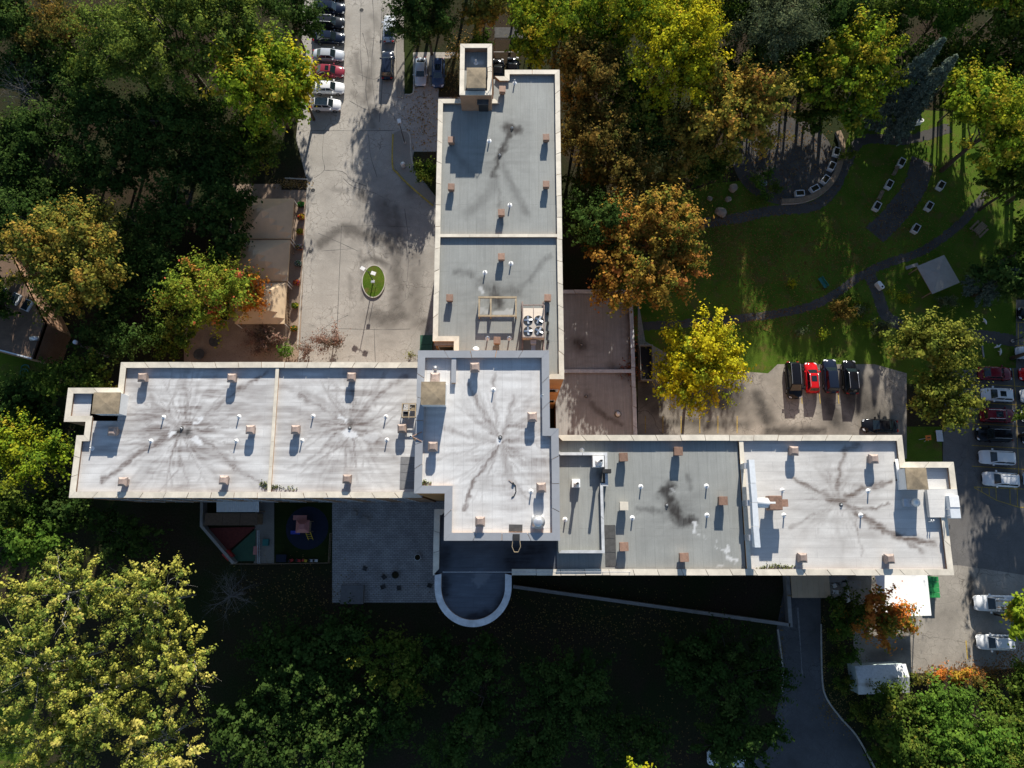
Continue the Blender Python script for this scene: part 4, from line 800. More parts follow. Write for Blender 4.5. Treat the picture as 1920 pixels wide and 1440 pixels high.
# roof ladder with curved hand rails at the penthouse
x, y = P(921,130,zP+.6); t = thing('roof_ladder', 'ladder with looped handrails on the penthouse right side', 'ladder', (pB[0]+.12,y,RN))
hz = zP-RN
for yy in (0,-.55): MB().tube([(0,yy,0),(0,yy,hz+.9),(-.25,yy,hz+1.1),(-.6,yy,hz+.9),(-.6,yy,hz+.01)], .035, 6).obj('rail', M['wood'], t)
for k in range(10): MB().tube([(0,0,.3+k*.3),(0,-.55,.3+k*.3)], .02, 5).obj('rung', M['wood'], t)
x, y = P(892,112,zP-.3); pt = thing('vent_pipe', 'white vent pipe inside the penthouse parapet', 'vent pipe', (x,y,zP-.9)); link('pipe', PIPE, pt); link('flashing', PCOL, pt); link('opening', PTOP, pt)
# rooftop weeds along the parapets
def weeds(spots, z, name, where):
    mb = MB(); r = random.Random(5)
    for px, py, n_, sp in spots:
        for _ in range(n_):
            x, y = P(px+r.gauss(0,sp), py+r.gauss(0,2.5), z); h = r.uniform(.08,.3); a = r.uniform(0,6.28); w = .09
            mb.add([(x-w*math.cos(a),y-w*math.sin(a),z+.02),(x+w*math.cos(a),y+w*math.sin(a),z+.02),(x+.12*math.sin(a),y+.12*math.cos(a),z+h)], [(0,1,2)])
    o = mb.obj(name, plain('weed_leaf', (.13,.15,.04), .9, var=.5, scale=6)); o['kind'] = 'stuff'; tag(o, 'small green weeds rooted '+where, 'weeds')
weeds([(497,908,60,5),(517,913,70,9),(545,916,25,10)], RW+.01, 'roof_weeds', 'by the dividing kerb of white left wing')
weeds([(1455,1062,90,14),(1432,1064,30,6),(1475,1063,30,8)], RE+.01, 'roof_weeds', 'below the long silver duct'); weeds([(796,905,70,5)], RT+.01, 'roof_weeds', 'in the lower left corner of the tower')

# ------------------------------------------------------------------ vehicles (front towards +x)
CAR_KINDS = {
 #        L    W    H    hood  belt  rear  cabin base (rear,front) roof (rear,front)   tail end height
 'sedan': (4.65,1.82,1.44,.78,.93,.93,(-1.75,1.12),(-.95,.35)),
 'suv':   (4.65,1.88,1.68,.95,1.06,1.05,(-2.2,1.15),(-1.8,.5)),
 'hatch': (4.25,1.78,1.5,.84,.96,.95,(-2.02,1.1),(-1.55,.4)),
 'van':   (5.05,1.96,1.76,.98,1.08,1.05,(-2.42,1.55),(-2.1,.75)),
 'pickup':(5.7,2.0,1.85,1.05,1.15,1.12,(-.75,1.45),(-.45,.75)),
}
def lerp(a, b, t): return a+(b-a)*t
def car_parts(kind):
    L, W, H, hood, belt, rear, (cb0, cb1), (cr0, cr1) = CAR_KINDS[kind]; hl = L/2; hw = W/2; out = {}
    st = [(-hl,.72,.45,.62),(-hl+.12,.88,.3,rear-.1),(-hl+.45,.97,.26,rear-.02),(-hl*.55,1.0,.24,rear),(cb0+.3,1.0,.24,belt),(0,1.0,.24,belt),(cb1-.25,.99,.24,belt),(cb1+.1,.985,.24,lerp(belt,hood,.35)),
          (hl-.6,.96,.25,hood),(hl-.3,.9,.28,hood-.07),(hl-.1,.78,.36,hood-.18),(hl,.6,.45,hood-.32)]
    st.sort(); vs = []; n = 11
    for x, w, zb, zt in st:
        h = hw*w
        ring = [(-h*.9,zb),(-h,zb+.12),(-h,lerp(zb,zt,.55)),(-h*.97,zt-.1),(-h*.87,zt-.015),(0,zt+.035),(h*.87,zt-.015),(h*.97,zt-.1),(h,lerp(zb,zt,.55)),(h,zb+.12),(h*.9,zb)]
        vs += [(x,y,z) for y, z in ring]
    fs = [(i*n+k,i*n+(k+1)%n,(i+1)*n+(k+1)%n,(i+1)*n+k) for i in range(len(st)-1) for k in range(n)]+[tuple(range(n)), tuple(range(len(st)*n-1,(len(st)-1)*n-1,-1))]
    out['body'] = (MB().add(vs, [f[::-1] for f in fs]).mesh('body', M['white'], True), 'paint')
    wb, wr = hw*.87, hw*.66; z0 = belt-.04; z1 = H
    B = [(cb0,-wb,z0),(cb1,-wb*.93,z0),(cb1,wb*.93,z0),(cb0,wb,z0)]; T = [(cr0,-wr,z1-.02),(cr1,-wr,z1-.03),(cr1,wr,z1-.03),(cr0,wr,z1-.02)]
    out['cabin'] = (MB().add(B+T, [(3,2,1,0),(4,5,6,7),(0,1,5,4),(1,2,6,5),(2,3,7,6),(3,0,4,7)]).mesh('cabin', M['white'], True, .07), 'paint')
    def q(a, b, c, d, s0, s1, t0, t1, off=.012):
        a, b, c, d = map(Vector, (a, b, c, d)); nrm = (b-a).cross(d-a).normalized()*off
        f = lambda s, t: tuple(a.lerp(b, s).lerp(d.lerp(c, s), t)+nrm)
        return MB().add([f(s0,t0), f(s1,t0), f(s1,t1), f(s0,t1)], [(0,1,2,3)])
    out['windshield'] = (q(B[1],B[2],T[2],T[1],.05,.95,.1,.93).mesh('windshield', M['carglass']), None)
    out['rear_window'] = (q(B[3],B[0],T[0],T[3],.08,.92,.3 if kind != 'sedan' else .12,.9).mesh('rear_window', M['carglass']), None)
    for nm, (a, b, c, d) in (('side_window',(B[0],B[1],T[1],T[0])), ('side_window.l',(B[2],B[3],T[3],T[2]))):
        mb = MB(); rng = ((.06,.5),(.54,.93))
        for s0, s1 in rng:
            w_ = q(a,b,c,d,s0,s1,.2,.9); mb.add(w_.v, w_.f)
        out[nm] = (mb.mesh('side_window', M['carglass']), None)
    wx = L*.29; ty = MB(); 
    def wheel(x, y):
        s = 1 if y > 0 else -1; r = .33 if kind in ('sedan','hatch') else .37
        ring = [(x+r*math.cos(k*math.pi/8), z_) for k, z_ in [(k, r+r*math.sin(k*math.pi/8)) for k in range(16)]]
        a = MB().add([(px_, y-s*.2, z_) for px_, z_ in ring]+[(px_, y+s*.01, z_) for px_, z_ in ring], [(k,(k+1)%16,(k+1)%16+16,k+16) for k in range(16)]+[tuple(range(15,-1,-1)), tuple(range(16,32))]).mesh('wheel', M['tyre'])
        rr = [(x+.62*(px_-x), r+.62*(z_-r)) for px_, z_ in ring]
        b = MB().add([(px_, y+s*.018, z_) for px_, z_ in rr], [tuple(range(16)) if s < 0 else tuple(range(15,-1,-1))]).mesh('rim', M['rim'])
        return a, b
    out['wheels'] = [wheel(sx*wx, sy*(hw-.005)) for sx in (-1,1) for sy in (-1,1)]
    hz = hood-.2
    for s in (-1,1):
        out['headlight%d' % s] = (MB().add([(hl-.34,s*hw*.9,hz+.11),(hl-.1,s*hw*.79,hz+.02),(hl-.04,s*hw*.5,hz-.02),(hl-.22,s*hw*.55,hz+.115)], [(0,1,2,3) if s < 0 else (3,2,1,0)]).mesh('headlight', M['lamp']), None)
        out['tail%d' % s] = (MB().box(-hl-.01,-hl+.16,min(s*hw*.84,s*hw*.5),max(s*hw*.84,s*hw*.5),rear-.26,rear-.1).mesh('tail_light', M['tail'], bevel=.03), None)
        out['mirror%d' % s] = (MB().box(cb1-.45,cb1-.25,min(s*hw*.94,s*(hw+.2)),max(s*hw*.94,s*(hw+.2)),belt-.02,belt+.14).mesh('mirror', M['white'], bevel=.03), 'paint')
        out['rail%d' % s] = (MB().tube([(cr0+.1,s*wr*.93,H+.0),(cr0+.2,s*wr*.93,H+.07),(cr1-.2,s*wr*.93,H+.06),(cr1-.05,s*wr*.93,H-.02)], .025, 5).mesh('roof_rail', M['steel']), None)
    out['sunroof'] = (MB().box(lerp(cr0,cr1,.45),lerp(cr0,cr1,.85),-wr*.62,wr*.62,H-.03,H-.004).mesh('sunroof', M['carglass']), None)
    out['blackroof'] = (MB().box(cr0+.06,cr1-.05,-wr*.94,wr*.94,H-.03,H-.004).mesh('roof_panel', M['carglass']), None)
    out['grille'] = (MB().box(hl-.1,hl+.012,-hw*.42,hw*.42,.42,hood-.34).mesh('grille', M['black'], bevel=.02), None)
    return out
CARS = {k: car_parts(k) for k in CAR_KINDS}
PAINT = {}
def paint(name, c, metal=.0):
    PAINT[name] = plain('car_paint_'+name, c, .12, metal=metal, var=.03, coat=0, spec=.35)
paint('white', (.78,.79,.8), 0); paint('silver', (.5,.53,.57), .2); paint('navy', (.012,.018,.035)); paint('black', (.008,.008,.01)); paint('maroon', (.17,.015,.025)); paint('red', (.62,.012,.015), .1); paint('blue', (.045,.075,.15)); paint('grey', (.02,.022,.026)); paint('wine', (.26,.04,.06))
def car(kind, col, px, py, heading, label, group, extras=(), z=.02):
    """heading in degrees in the ground plane: 0 = towards picture right, 90 = towards picture top"""
    x, y = P(px, py, .7); t = thing('parked_car' if kind != 'pickup' else 'pickup_truck', label, 'car' if kind != 'pickup' else 'pickup truck', (x,y,z), math.radians(heading), group)
    parts = CARS[kind]
    def put(name, key):
        me, p = parts[key]; o = link(name, me, t)
        if p: o.material_slots[0].link = 'OBJECT'; o.material_slots[0].material = PAINT[col]
        return o
    put('body', 'body'); cab = put('cabin', 'cabin')
    for k, nm in (('windshield','windshield'),('rear_window','rear_window'),('side_window','side_window'),('side_window.l','side_window')): put(nm, k)
    for a, b in parts['wheels']: w = link('wheel', a, t); link('rim', b, w)
    for s in (-1,1):
        put('headlight', 'headlight%d' % s); put('tail_light', 'tail%d' % s); put('mirror', 'mirror%d' % s)
        if 'rails' in extras: put('roof_rail', 'rail%d' % s)
    put('grille', 'grille')
    if 'sunroof' in extras: put('sunroof', 'sunroof')
    if 'blackroof' in extras: put('roof_panel', 'blackroof')
    return t
g1 = 'cars nose-out along the left of the driveway'
car('suv','black',618,-11,-2,'black car at the top edge of the left driveway row',g1)
car('suv','navy',618,16,-3,'dark car in the left driveway row, second from the top',g1)
car('suv','grey',617,43,-3,'dark car with silver roof rails in the left driveway row',g1,('rails',))
car('sedan','navy',617,70,-3,'dark saloon just above the silver-white saloon',g1)
car('sedan','silver',616,103,-2,'pale silver saloon with dark glass in the left driveway row',g1)
car('sedan','wine',616,133,-3,'wine red saloon with sunroof in the left driveway row',g1,('sunroof',))
car('sedan','white',616,164,-2,'white saloon beneath the yellow tree in the left driveway row',g1)
car('hatch','white',612,196,-2,'white hatchback with black roof, lowest in the left driveway row',g1,('blackroof',))
g2 = 'cars along the right kerb of the driveway'
car('sedan','silver',730,53,90,'silver saloon at the right kerb near the top tree',g2)
car('suv','navy',727,122,90,'dark blue car at the right kerb of the driveway',g2)
g3 = 'cars in the bay beside the penthouse'
car('sedan','silver',789,134,-90,'silver-blue saloon in the shaded bay by the verge',g3)
car('suv','blue',822,137,-90,'blue car with open-looking dark roof in the shaded bay',g3,('rails','sunroof'))
car('sedan','black',934,135,90,'black car half hidden right of the penthouse ladder',g3)
car('suv','black',962,133,90,'black car behind the upper wing corner under the pergola',g3)
g4 = 'cars nosed to the lawn'
car('van','black',1488,713,-90,'black car with roof rails, leftmost of four by the lawn',g4,('rails',))
car('hatch','red',1522,708,90,'bright red car with sunroof by the lawn',g4,('rails','sunroof'))
car('suv','navy',1557,705,90,'dark blue car right of the red one',g4)
car('suv','black',1594,707,90,'black car with roof rails, rightmost of four by the lawn',g4,('rails',))
car('sedan','black',1650,798,178,'black saloon tucked above the right wing corner',g4)
car('hatch','white',1664,840,0,'white car end peeking past the right wing parapet',g4)
g5 = 'cars in the right-hand lot'
car('sedan','maroon',1866,700,-2,'maroon saloon, topmost in the right-hand lot',g5,())
car('hatch','white',1870,740,177,'white hatchback with sunroof between two maroon cars',g5,('sunroof','rails'))
car('suv','maroon',1870,779,-2,'maroon car with sunroof and rails in the right-hand lot',g5,('sunroof','rails'))
car('suv','black',1863,815,178,'black car in the right-hand lot below the maroon ones',g5,('rails',))
car('suv','white',1869,858,177,'white car in the right-hand lot, upper of the lower pair',g5,('rails',))
car('suv','white',1876,899,176,'white car in the right-hand lot beside the hatched marking',g5,('rails',))
g6 = 'cars cut by the right picture edge'
car('hatch','silver',1934,662,178,'silver car cut by the right edge above the red one',g6); car('sedan','red',1944,702,178,'red car cut by the right picture edge',g6)
car('suv','white',1946,743,178,'white car cut by the right edge beside the white hatchback',g6); car('sedan','black',1948,781,178,'black car cut by the right edge beside the maroon one',g6)
car('sedan','grey',1950,822,178,'dark grey car cut by the right picture edge',g6); car('suv','silver',1952,899,178,'pale car cut by the right edge near the hatched marking',g6); car('sedan','black',1942,588,178,'black car alone at the right edge above the light pole',g6)
car('suv','white',1866,1204,179,'white car on the service yard below the pickup','cars on the service yard',('rails',))
car('suv','white',1362,1421,178,'white car half under the tree at the bottom edge','cars on the service road',('rails',))
t = car('pickup','white',1868,1131,179,'white pickup truck with timber ladder rack on the service yard','cars on the service yard')
# truck bed and rack
bed = MB(); bed.box(-2.75,-.85,-.86,.86,1.125,1.13); bed.obj('bed', M['tin'], t)
for y in (-.8,.8): MB().tube([(-2.6,y,1.1),(-2.6,y,1.95),(1.0,y,2.0),(1.1,y,1.5)], .035, 6).obj('rack_side', M['steel'], t)
for x in (-2.6,-1.2,.6): MB().tube([(x,-.8,1.96),(x,.8,1.96)], .035, 6).obj('rack_bar', M['steel'], t)
for y in (-.45,.3): MB().box(-2.8,.9,y,y+.12,2.0,2.06).obj('ladder_rail', M['wood'], t)
MB().box(-2.7,.2,.5,.68,2.0,2.12).obj('timber', M['wood'], t)

# ------------------------------------------------------------------ tents and patio on the left of the drive
def tent(px0, py0, px1, py1, label, zt=2.5, peak=2.3):
    x0, y1 = P(px0, py0+1.2, zt); x1, y0 = P(px1, py1-1.2, zt); cx, cy = (x0+x1)/2, (y0+y1)/2; hx, hy = (x1-x0)/2, (y1-y0)/2
    t = thing('canopy_tent', label, 'tent', (cx,cy,0), 0, 'beige canopy tents'); vs = []; n = 9
    for i in range(n):
        for j in range(n):
            u, v = -1+2*i/(n-1), -1+2*j/(n-1); m = max(abs(u), abs(v)); sag = peak*(1-m)**1.12
            vs.append((u*hx, v*hy, zt+sag-.05*math.cos(math.pi*u/2)*(m > .99)-.05*math.cos(math.pi*v/2)*(m > .99)))
    MB().add(vs, [(i*n+j,(i+1)*n+j,(i+1)*n+j+1,i*n+j+1) for i in range(n-1) for j in range(n-1)]).obj('canopy', M['tent'], t, False)
    va = MB()
    for a, b in (((-hx,-hy),(hx,-hy)),((hx,-hy),(hx,hy)),((hx,hy),(-hx,hy)),((-hx,hy),(-hx,-hy))): va.add([(*a,zt-.25),(*b,zt-.25),(*b,zt-.01),(*a,zt-.01)], [(0,1,2,3)])
    va.obj('valance', M['tent'], t)
    for a in (-1,1):
        for b in (-1,1): MB().box(a*(hx-.08)-.05,a*(hx-.08)+.05,b*(hy-.08)-.05,b*(hy-.08)+.05,0,zt-.02).obj('leg', M['white'], t)
    return t
tent(456,371,546,448,'beige canopy tent, topmost of three by the drive'); tent(449,448.6,539,528,'beige canopy tent, middle of three by the drive'); tent(446,528.6,533,608,'beige canopy tent, lowest of three, partly under the reddening tree')
# slatted barriers along the tents
def barrier(px0, py0, px1, py1, label):
    a, b = P(px0, py0), P(px1, py1); L = math.hypot(b[0]-a[0], b[1]-a[1]); t = thing('slatted_barrier', label, 'fence', (a[0],a[1],0), math.atan2(b[1]-a[1], b[0]-a[0]), 'slatted barriers along the tents'); k = int(L/.42)
    for i in range(k+1): MB().box(i*L/k-.04,i*L/k+.04,-.03,.03,0,1.25).obj('slat', M['wood'], t)
    MB().box(-.04,L+.04,-.05,.05,1.25,1.33).obj('rail', M['wood'], t); MB().box(-.04,L+.04,.03,.07,.3,.38).obj('rail', M['wood'], t)
barrier(551,381,556,404,'slatted wooden barrier beside the top tent'); barrier(548,428,552,478,'slatted wooden barrier beside the middle tent'); barrier(541,528,544,612,'slatted wooden barrier beside the lowest tent')
# flower planters
def planter(px, py, cols, label, box='terra'):
    x, y = P(px, py, .5); t = thing('flower_planter', label, 'planter', (x,y,.011), RNG.uniform(-.1,.1), 'flower planters along the patio edge')
    c = MB(); c.add([(-.35,-.28,0),(.35,-.28,0),(.35,.28,0),(-.35,.28,0),(-.45,-.36,.55),(.45,-.36,.55),(.45,.36,.55),(-.45,.36,.55)], [(0,1,5,4),(1,2,6,5),(2,3,7,6),(3,0,4,7),(0,3,2,1)]); c.obj('pot', M[box], t)
    MB().box(-.4,.4,-.31,.31,.44,.5).obj('soil', M['soil'], t); r = random.Random(px); vs = []; fs = []; cl = []
    for k in range(110):
        a = r.uniform(0,6.28); d = r.random()**.5; p = Vector((.5*d*math.cos(a), .42*d*math.sin(a), .55+.3*(1-d*d)*r.uniform(.6,1.1))); u = Vector((r.gauss(0,1),r.gauss(0,1),r.gauss(0,.5))).normalized()*.1; w = Vector((-u.y,u.x,r.gauss(0,.03)))
        o = len(vs); vs += [p-u,p+w,p+u,p-w]; fs.append((o,o+1,o+2,o+3)); cc = r.choice(cols); cl += [(*cc,1)]*4
    me = bpy.data.meshes.new('flowers'); me.from_pydata(vs, [], fs); me.materials.append(M['leaf']); at = me.attributes.new('leaf_colour','FLOAT_COLOR','POINT'); at.data.foreach_set('color', np.array(cl, dtype=np.float32).ravel()); link('flowers', me, t)
GRN, GR2, YEL, ORG, REDC, WHT, PUR = (.05,.12,.02), (.1,.17,.03), (.4,.33,.03), (.45,.18,.03), (.4,.04,.03), (.5,.5,.48), (.2,.06,.15)
planter(564,383,(GRN,GRN,(.03,.2,.05)),'dark planter with green plant, topmost along the patio edge','black'); planter(565,406,(GR2,REDC,YEL,ORG),'terracotta planter with red and yellow flowers'); planter(562,434,(YEL,YEL,GR2),'terracotta planter with yellow flowers beside top tent'); planter(561,463,(YEL,GR2,PUR,WHT),'pale-flowered planter beside the middle tent'); planter(559,494,(GRN,WHT,(.05,.08,.09)),'dark planter with silvery plant beside middle tent','black'); planter(556,530,(REDC,PUR,ORG),'planter with dark red flowers in the tent shadow'); planter(553,573,(GR2,YEL,GR2),'sunlit planter with yellow-green plant beside lowest tent','wood'); planter(551,616,(GRN,GR2,ORG),'lowest planter along the patio edge beside rust shrubs','wood')
# round patio tables in the shade left of the drive
for px, py, lab in ((373,664,'round dark patio table near the left wing'),(402,640,'round grey patio table under the reddening tree')):
    x, y = P(px, py, .7); t = thing('patio_table', lab, 'table', (x,y,.011)); MB().cyl((0,0), .75, .75, .68, .73, 20).obj('top', M['dkmat'], t); MB().cyl((0,0), .06, .06, .02, .68, 8).obj('post', M['dkmat'], t); MB().cyl((0,0), .35, .35, 0, .03, 14).obj('base', M['dkmat'], t)
# ------------------------------------------------------------------ poles, bins, signs
def lamp_post(px, py, h, heads, label, arm=.7):
    x, y = P(px, py); t = thing('lamp_post', label, 'lamp post', (x,y,.1)); MB().cyl((0,0), .22, .22, 0, .12, 10).obj('base', M['kerb'], t); MB().tube([(0,0,.1),(0,0,h)], [.07,.05], 8).obj('pole', M['dkmat'], t)
    for a in heads:
        ca, sa = math.cos(math.radians(a)), math.sin(math.radians(a)); MB().tube([(0,0,h-.1),(ca*arm,sa*arm,h)], .035, 6).obj('arm', M['dkmat'], t); MB().obox((ca*(arm+.25), sa*(arm+.25)), (ca,sa), (-sa,ca), .32, .24, h-.06, h+.08).obj('lamp_head', M['white'], t)
lamp_post(700.5, 528, 3.9, (150,-20), 'twin-headed lamp post on the grass island', .55)
x, y = P(705, 539); t = thing('flood_light', 'short grey floodlight post on the grass island', 'light', (x,y,.17)); MB().tube([(0,0,0),(0,0,2.0)], .035, 6).obj('post', M['steel'], t); MB().box(-.25,.25,-.15,.15,2.0,2.2).obj('lamp_head', M['steel'], t, bevel=.03)
lamp_post(759, 268, 4.6, (100,), 'single lamp post on the kerbed walk beside the drive', .35)
lamp_post(1897, 640, 5.5, (20,), 'pale light pole at the edge of right-hand lot', 1.8)
x, y = P(757,313); t = thing('litter_bin', 'white domed litter bin at the end of kerbed walk', 'bin', (x,y,.12)); MB().cyl((0,0), .3, .33, 0, .75, 16).obj('drum', M['tin'], t, True); MB().cyl((0,0), .36, .12, .75, 1.0, 16).obj('lid', M['white'], t, True)
x, y = P(800,647,1.0); t = thing('waste_container', 'dark green waste container in the corner by the tower', 'container', (x,y,.01)); MB().box(-.85,.75,-1.3,1.3,.1,1.15).obj('body', M['dkgreen'], t, bevel=.04); MB().box(-.88,.78,-1.33,-.02,1.15,1.23).obj('lid', M['dkgreen'], t); MB().box(-.88,.78,.02,1.33,1.15,1.23).obj('lid', M['dkgreen'], t)
for sx in (-.6,.5):
    for sy in (-1.0,1.0): MB().cyl((sx,sy), .1, .1, 0, .1, 8).obj('wheel', M['black'], t)
x, y = P(1735,822); t = thing('road_sign', 'orange diamond sign leaning on the lawn by the lot', 'sign', (x,y,0), .2); MB().add([(-.4,-.3,.62),(.3,-.35,.7),(.4,.3,.8),(-.3,.35,.72)], [(0,1,2,3)]).add([(-.4,-.3,.58),(.3,-.35,.66),(.4,.3,.76),(-.3,.35,.68)], [(3,2,1,0)]).obj('panel', M['orange'], t); MB().box(-.2,.2,-.06,.06,.78,.8).obj('symbol', M['black'], t)
for a in (-.3,.3): MB().tube([(0,0,.7),(a,-.4,0)], .03, 5).obj('leg', M['steel'], t)
MB().tube([(0,0,.7),(-.9,0,.02)], .03, 5).obj('leg', M['steel'], t)
x, y = P(1758,818); t = thing('wooden_bench', 'pale backless bench on the lawn beside the lot', 'bench', (x,y,0))
for k in range(3): MB().box(-.42+k*.29,-.16+k*.29,-.75,.75,.42,.47).obj('slat', M['tin'], t)
for yy in (-.6,.6): MB().box(-.35,.35,yy-.05,yy+.05,0,.42).obj('leg', M['wood'], t)
# white utility cabinet post by the left wing
x, y = P(203,668); t = thing('utility_pole', 'thick pale utility pole standing by the left wing', 'pole', (x,y,0)); MB().tube([(0,0,0),(0,0,7.5)], [.24,.2], 12).obj('pole', M['wallc'], t, True); MB().cyl((0,0), .3, .3, 6.6, 7.3, 12).obj('collar', M['dkmat'], t); MB().cyl((0,0), .26, .26, 7.3, 7.6, 12).obj('cap', M['tin'], t)
# ------------------------------------------------------------------ neighbouring house at the left edge
zh = 5.2
q = [P(-60,480,zh), P(20,478,zh), P(84,608,zh), P(62,672,zh), P(-60,640,zh)]
hb = thing('neighbour_house', 'brown-roofed house cut by the left picture edge', 'house')
MB().prism([(a*.995+.0, b*.995) for a, b in q], 0, zh-.05, cap=False).obj('wall', M['brick'], hb)
MB().prism(q, zh-.05, zh+.25).obj('roof', M['shingle'], hb)
gq = [Vector(q[3]), Vector(q[4])]; d = (gq[1]-gq[0]).normalized(); nn = Vector((-d.y, d.x))
MB().prism([tuple(gq[0]-nn*.02), tuple(gq[1]-nn*.02), tuple(gq[1]+nn*.16), tuple(gq[0]+nn*.16)], zh+.1, zh+.3).obj('gutter', M['tin'], hb)
for px, py in ((2,548),(30,561),(52,573)):
    x, y = P(px, py, zh+.3); w = MB(); w.obox((x,y), (.91,-.41), (.41,.91), .55, .75, zh+.25, zh+.5); w = w.obj('skylight', M['tin'], hb); MB().obox((x-.1,y+.04), (.91,-.41), (.41,.91), .42, .66, zh+.5, zh+.52).obj('pane', M['glass'], w)
x, y = P(65,634,zh+.6); v_ = MB().tube([(x-.6,y,zh+.45),(x+.4,y,zh+.45)], .3, 12).obj('roof_vent', M['steel'], hb, True)
for px, py, lab in ((48,690,'teal garden ring left of the white wing, upper one'),(46,698,'teal garden ring left of the white wing, lower one')):
    x, y = P(px, py); tag(MB().tube([(x+.55*math.cos(k*.45),y+.45*math.sin(k*.45),.08) for k in range(12)], .06, 5).obj('garden_hose', M['teal'], None), lab, 'hose', 'garden hose rings')

# ------------------------------------------------------------------ play yard below the left wing
def wall_thing(name, pts_px, h, w, mat, label, cat='wall', z=0.0, base=0.0):
    pts = [P(a, b, h) for a, b in pts_px]; t = thing(name, label, cat, (pts[0][0],pts[0][1],base)); o = (pts[0][0], pts[0][1])
    L, R = ribbon(pts, w)
    for i in range(len(pts)-1): MB().prism([(p[0]-o[0],p[1]-o[1]) for p in (L[i],L[i+1],R[i+1],R[i])], 0, h).obj('wall_section', M[mat], t)
    return t
wall_thing('yard_wall', [(378,938),(377,986),(437,1056)], 1.4, .35, 'wallc', 'grey angled wall closing the play yard on the left')
def fence(pts_px, h, label, mat='wood', step=.5, name='fence'):
    pts = G(pts_px); t = thing(name, label, 'fence', (pts[0][0],pts[0][1],0)); o = Vector(pts[0])
    for a, b in zip(pts[:-1], pts[1:]):
        a, b = Vector(a)-o, Vector(b)-o; L = (b-a).length; k = max(1, int(L/step)); d = (b-a)/L; n_ = Vector((-d.y,d.x))
        for zz in (.25,h-.06): MB().obox(tuple((a+b)/2), tuple(d), tuple(n_), L/2, .03, zz, zz+.06).obj('rail', M[mat], t)
        for i in range(k+1): p = a+(b-a)*i/k; MB().box(p.x-.035,p.x+.035,p.y-.035,p.y+.035,0,h).obj('picket', M[mat], t)
fence([(437,1057),(500,1057),(619,1055)], 1.0, 'low pale fence along the bottom of the play yard', 'wood', .8)
fence([(619,1054),(622,1000)], 1.0, 'short fence between play lawn and paver terrace', 'wood', .8)
fence([(488,1056),(487,995)], .9, 'low fence splitting the play yard paving', 'tin', .8)
za = 2.6; (x0,y1),(x1,y0) = P(407,939,za), P(485,960,za)
t = thing('corrugated_awning', 'white corrugated awning against the left wing wall', 'awning', (x0,y0,0)); vs = []; n = 44
for k in range(n+1): z = .05*math.cos(k*math.pi); vs += [(k*(x1-x0)/n,0,za-.15+z*.7),(k*(x1-x0)/n,y1-y0,za+.15+z*.7)]
MB().add(vs, [(2*k,2*k+2,2*k+3,2*k+1) for k in range(n)]).obj('sheet', M['tin'], t)
for xx in (.1,x1-x0-.1): MB().box(xx-.05,xx+.05,.05,.15,0,za-.2).obj('post', M['wood'], t)
zs = 2.3; (x0,y1),(x1,y0) = P(385,962,zs), P(482,985,zs)
t = thing('play_shed', 'long low shed with brown tin roof in the play yard', 'shed', (x0,y0,0)); MB().box(.1,x1-x0-.1,.1,y1-y0-.1,0,zs-.1).obj('wall', M['wood'], t)
for k in range(3): MB().box(k*(x1-x0)/3+.015,(k+1)*(x1-x0)/3-.015,0,y1-y0,zs-.1,zs+(0,.03,-.02)[k]).obj('roof_panel', M['brownroof'], t)
o_ = tag(MB().prism(G([(388,990),(480,988),(428,1034)]), .0, .25).obj('deck', M['dkred']), 'dark red triangular deck beside the angled wall', 'deck')
o_ = tag(MB().prism(G([(480,992),(478,1052),(440,1052),(432,1036)]), .0, .12).obj('play_pond', M['dkgreen']), 'dark green corner bed inside the play yard', 'bed')
def crate(px, py, sx, sy, h, mat, rz, label, name='play_box', cat='box'):
    x, y = P(px, py, h); t = thing(name, label, cat, (x,y,.02), rz); MB().box(-sx,sx,-sy,sy,0,h).obj('body', M[mat], t, bevel=.03); MB().box(-sx-.03,sx+.03,-sy-.03,sy+.03,h+.002,h+.06).obj('lid', M[mat], t)
crate(427,1041,.55,.42,.9,'red',-.75,'red box on the angled yard wall'); crate(479,1032,.22,.5,.6,'pink',0,'dull red box beside the yard paving'); crate(498,1017,.35,.4,.5,'teal',0,'teal toy table on the yard paving'); crate(527,1047,.6,.45,.6,'navy',0,'dark blue chest by the bottom yard fence'); crate(664,963,.3,.3,.6,'wallc',0,'small square grey table on the paver terrace','side_table','table')
# climbing frame
x, y = P(567,987,2.4); t = thing('climbing_frame', 'small play tower with faded red roof and blue slide', 'play tower', (x,y,.012))
MB().add([(-.85,-.8,2.3),(.85,-.8,2.3),(.85,.8,2.3),(-.85,.8,2.3),(-.35,-.3,2.75),(.35,-.3,2.75),(.35,.3,2.75),(-.35,.3,2.75)], [(0,1,5,4),(1,2,6,5),(2,3,7,6),(3,0,4,7),(4,5,6,7)]).obj('roof', M['pink'], t)
for a in (-.7,.7):
    for b in (-.65,.65): MB().cyl((a,b), .06, .06, 0, 2.3, 8).obj('post', M['wood'], t)
MB().box(-.75,.75,-.7,.7,1.1,1.18).obj('platform', M['wood'], t); MB().box(-1.5,.2,.8,1.4,1.3,1.5).obj('side_panel', M['pink'], t)
MB().add([(-.6,-1.0,1.2),(-.6,-.55,1.2),(-2.1,-.55,.25),(-2.1,-1.0,.25),(-.6,-1.0,1.35),(-.6,-.55,1.35),(-2.1,-.55,.4),(-2.1,-1.0,.4)], [(0,1,2,3),(0,3,7,4),(1,5,6,2)]).obj('slide', M['blue'], t)
for a in (-.3,.3): MB().tube([(a+.4,-.7,1.2),(a+.5,-1.7,0)], .045, 6).obj('ladder_rail', M['yellow'], t)
for k in range(4): f = k/4; MB().tube([(.1,-.75-f,1.1-1.1*f),(.75,-.75-f,1.1-1.1*f)], .03, 5).obj('rung', M['yellow'], t)
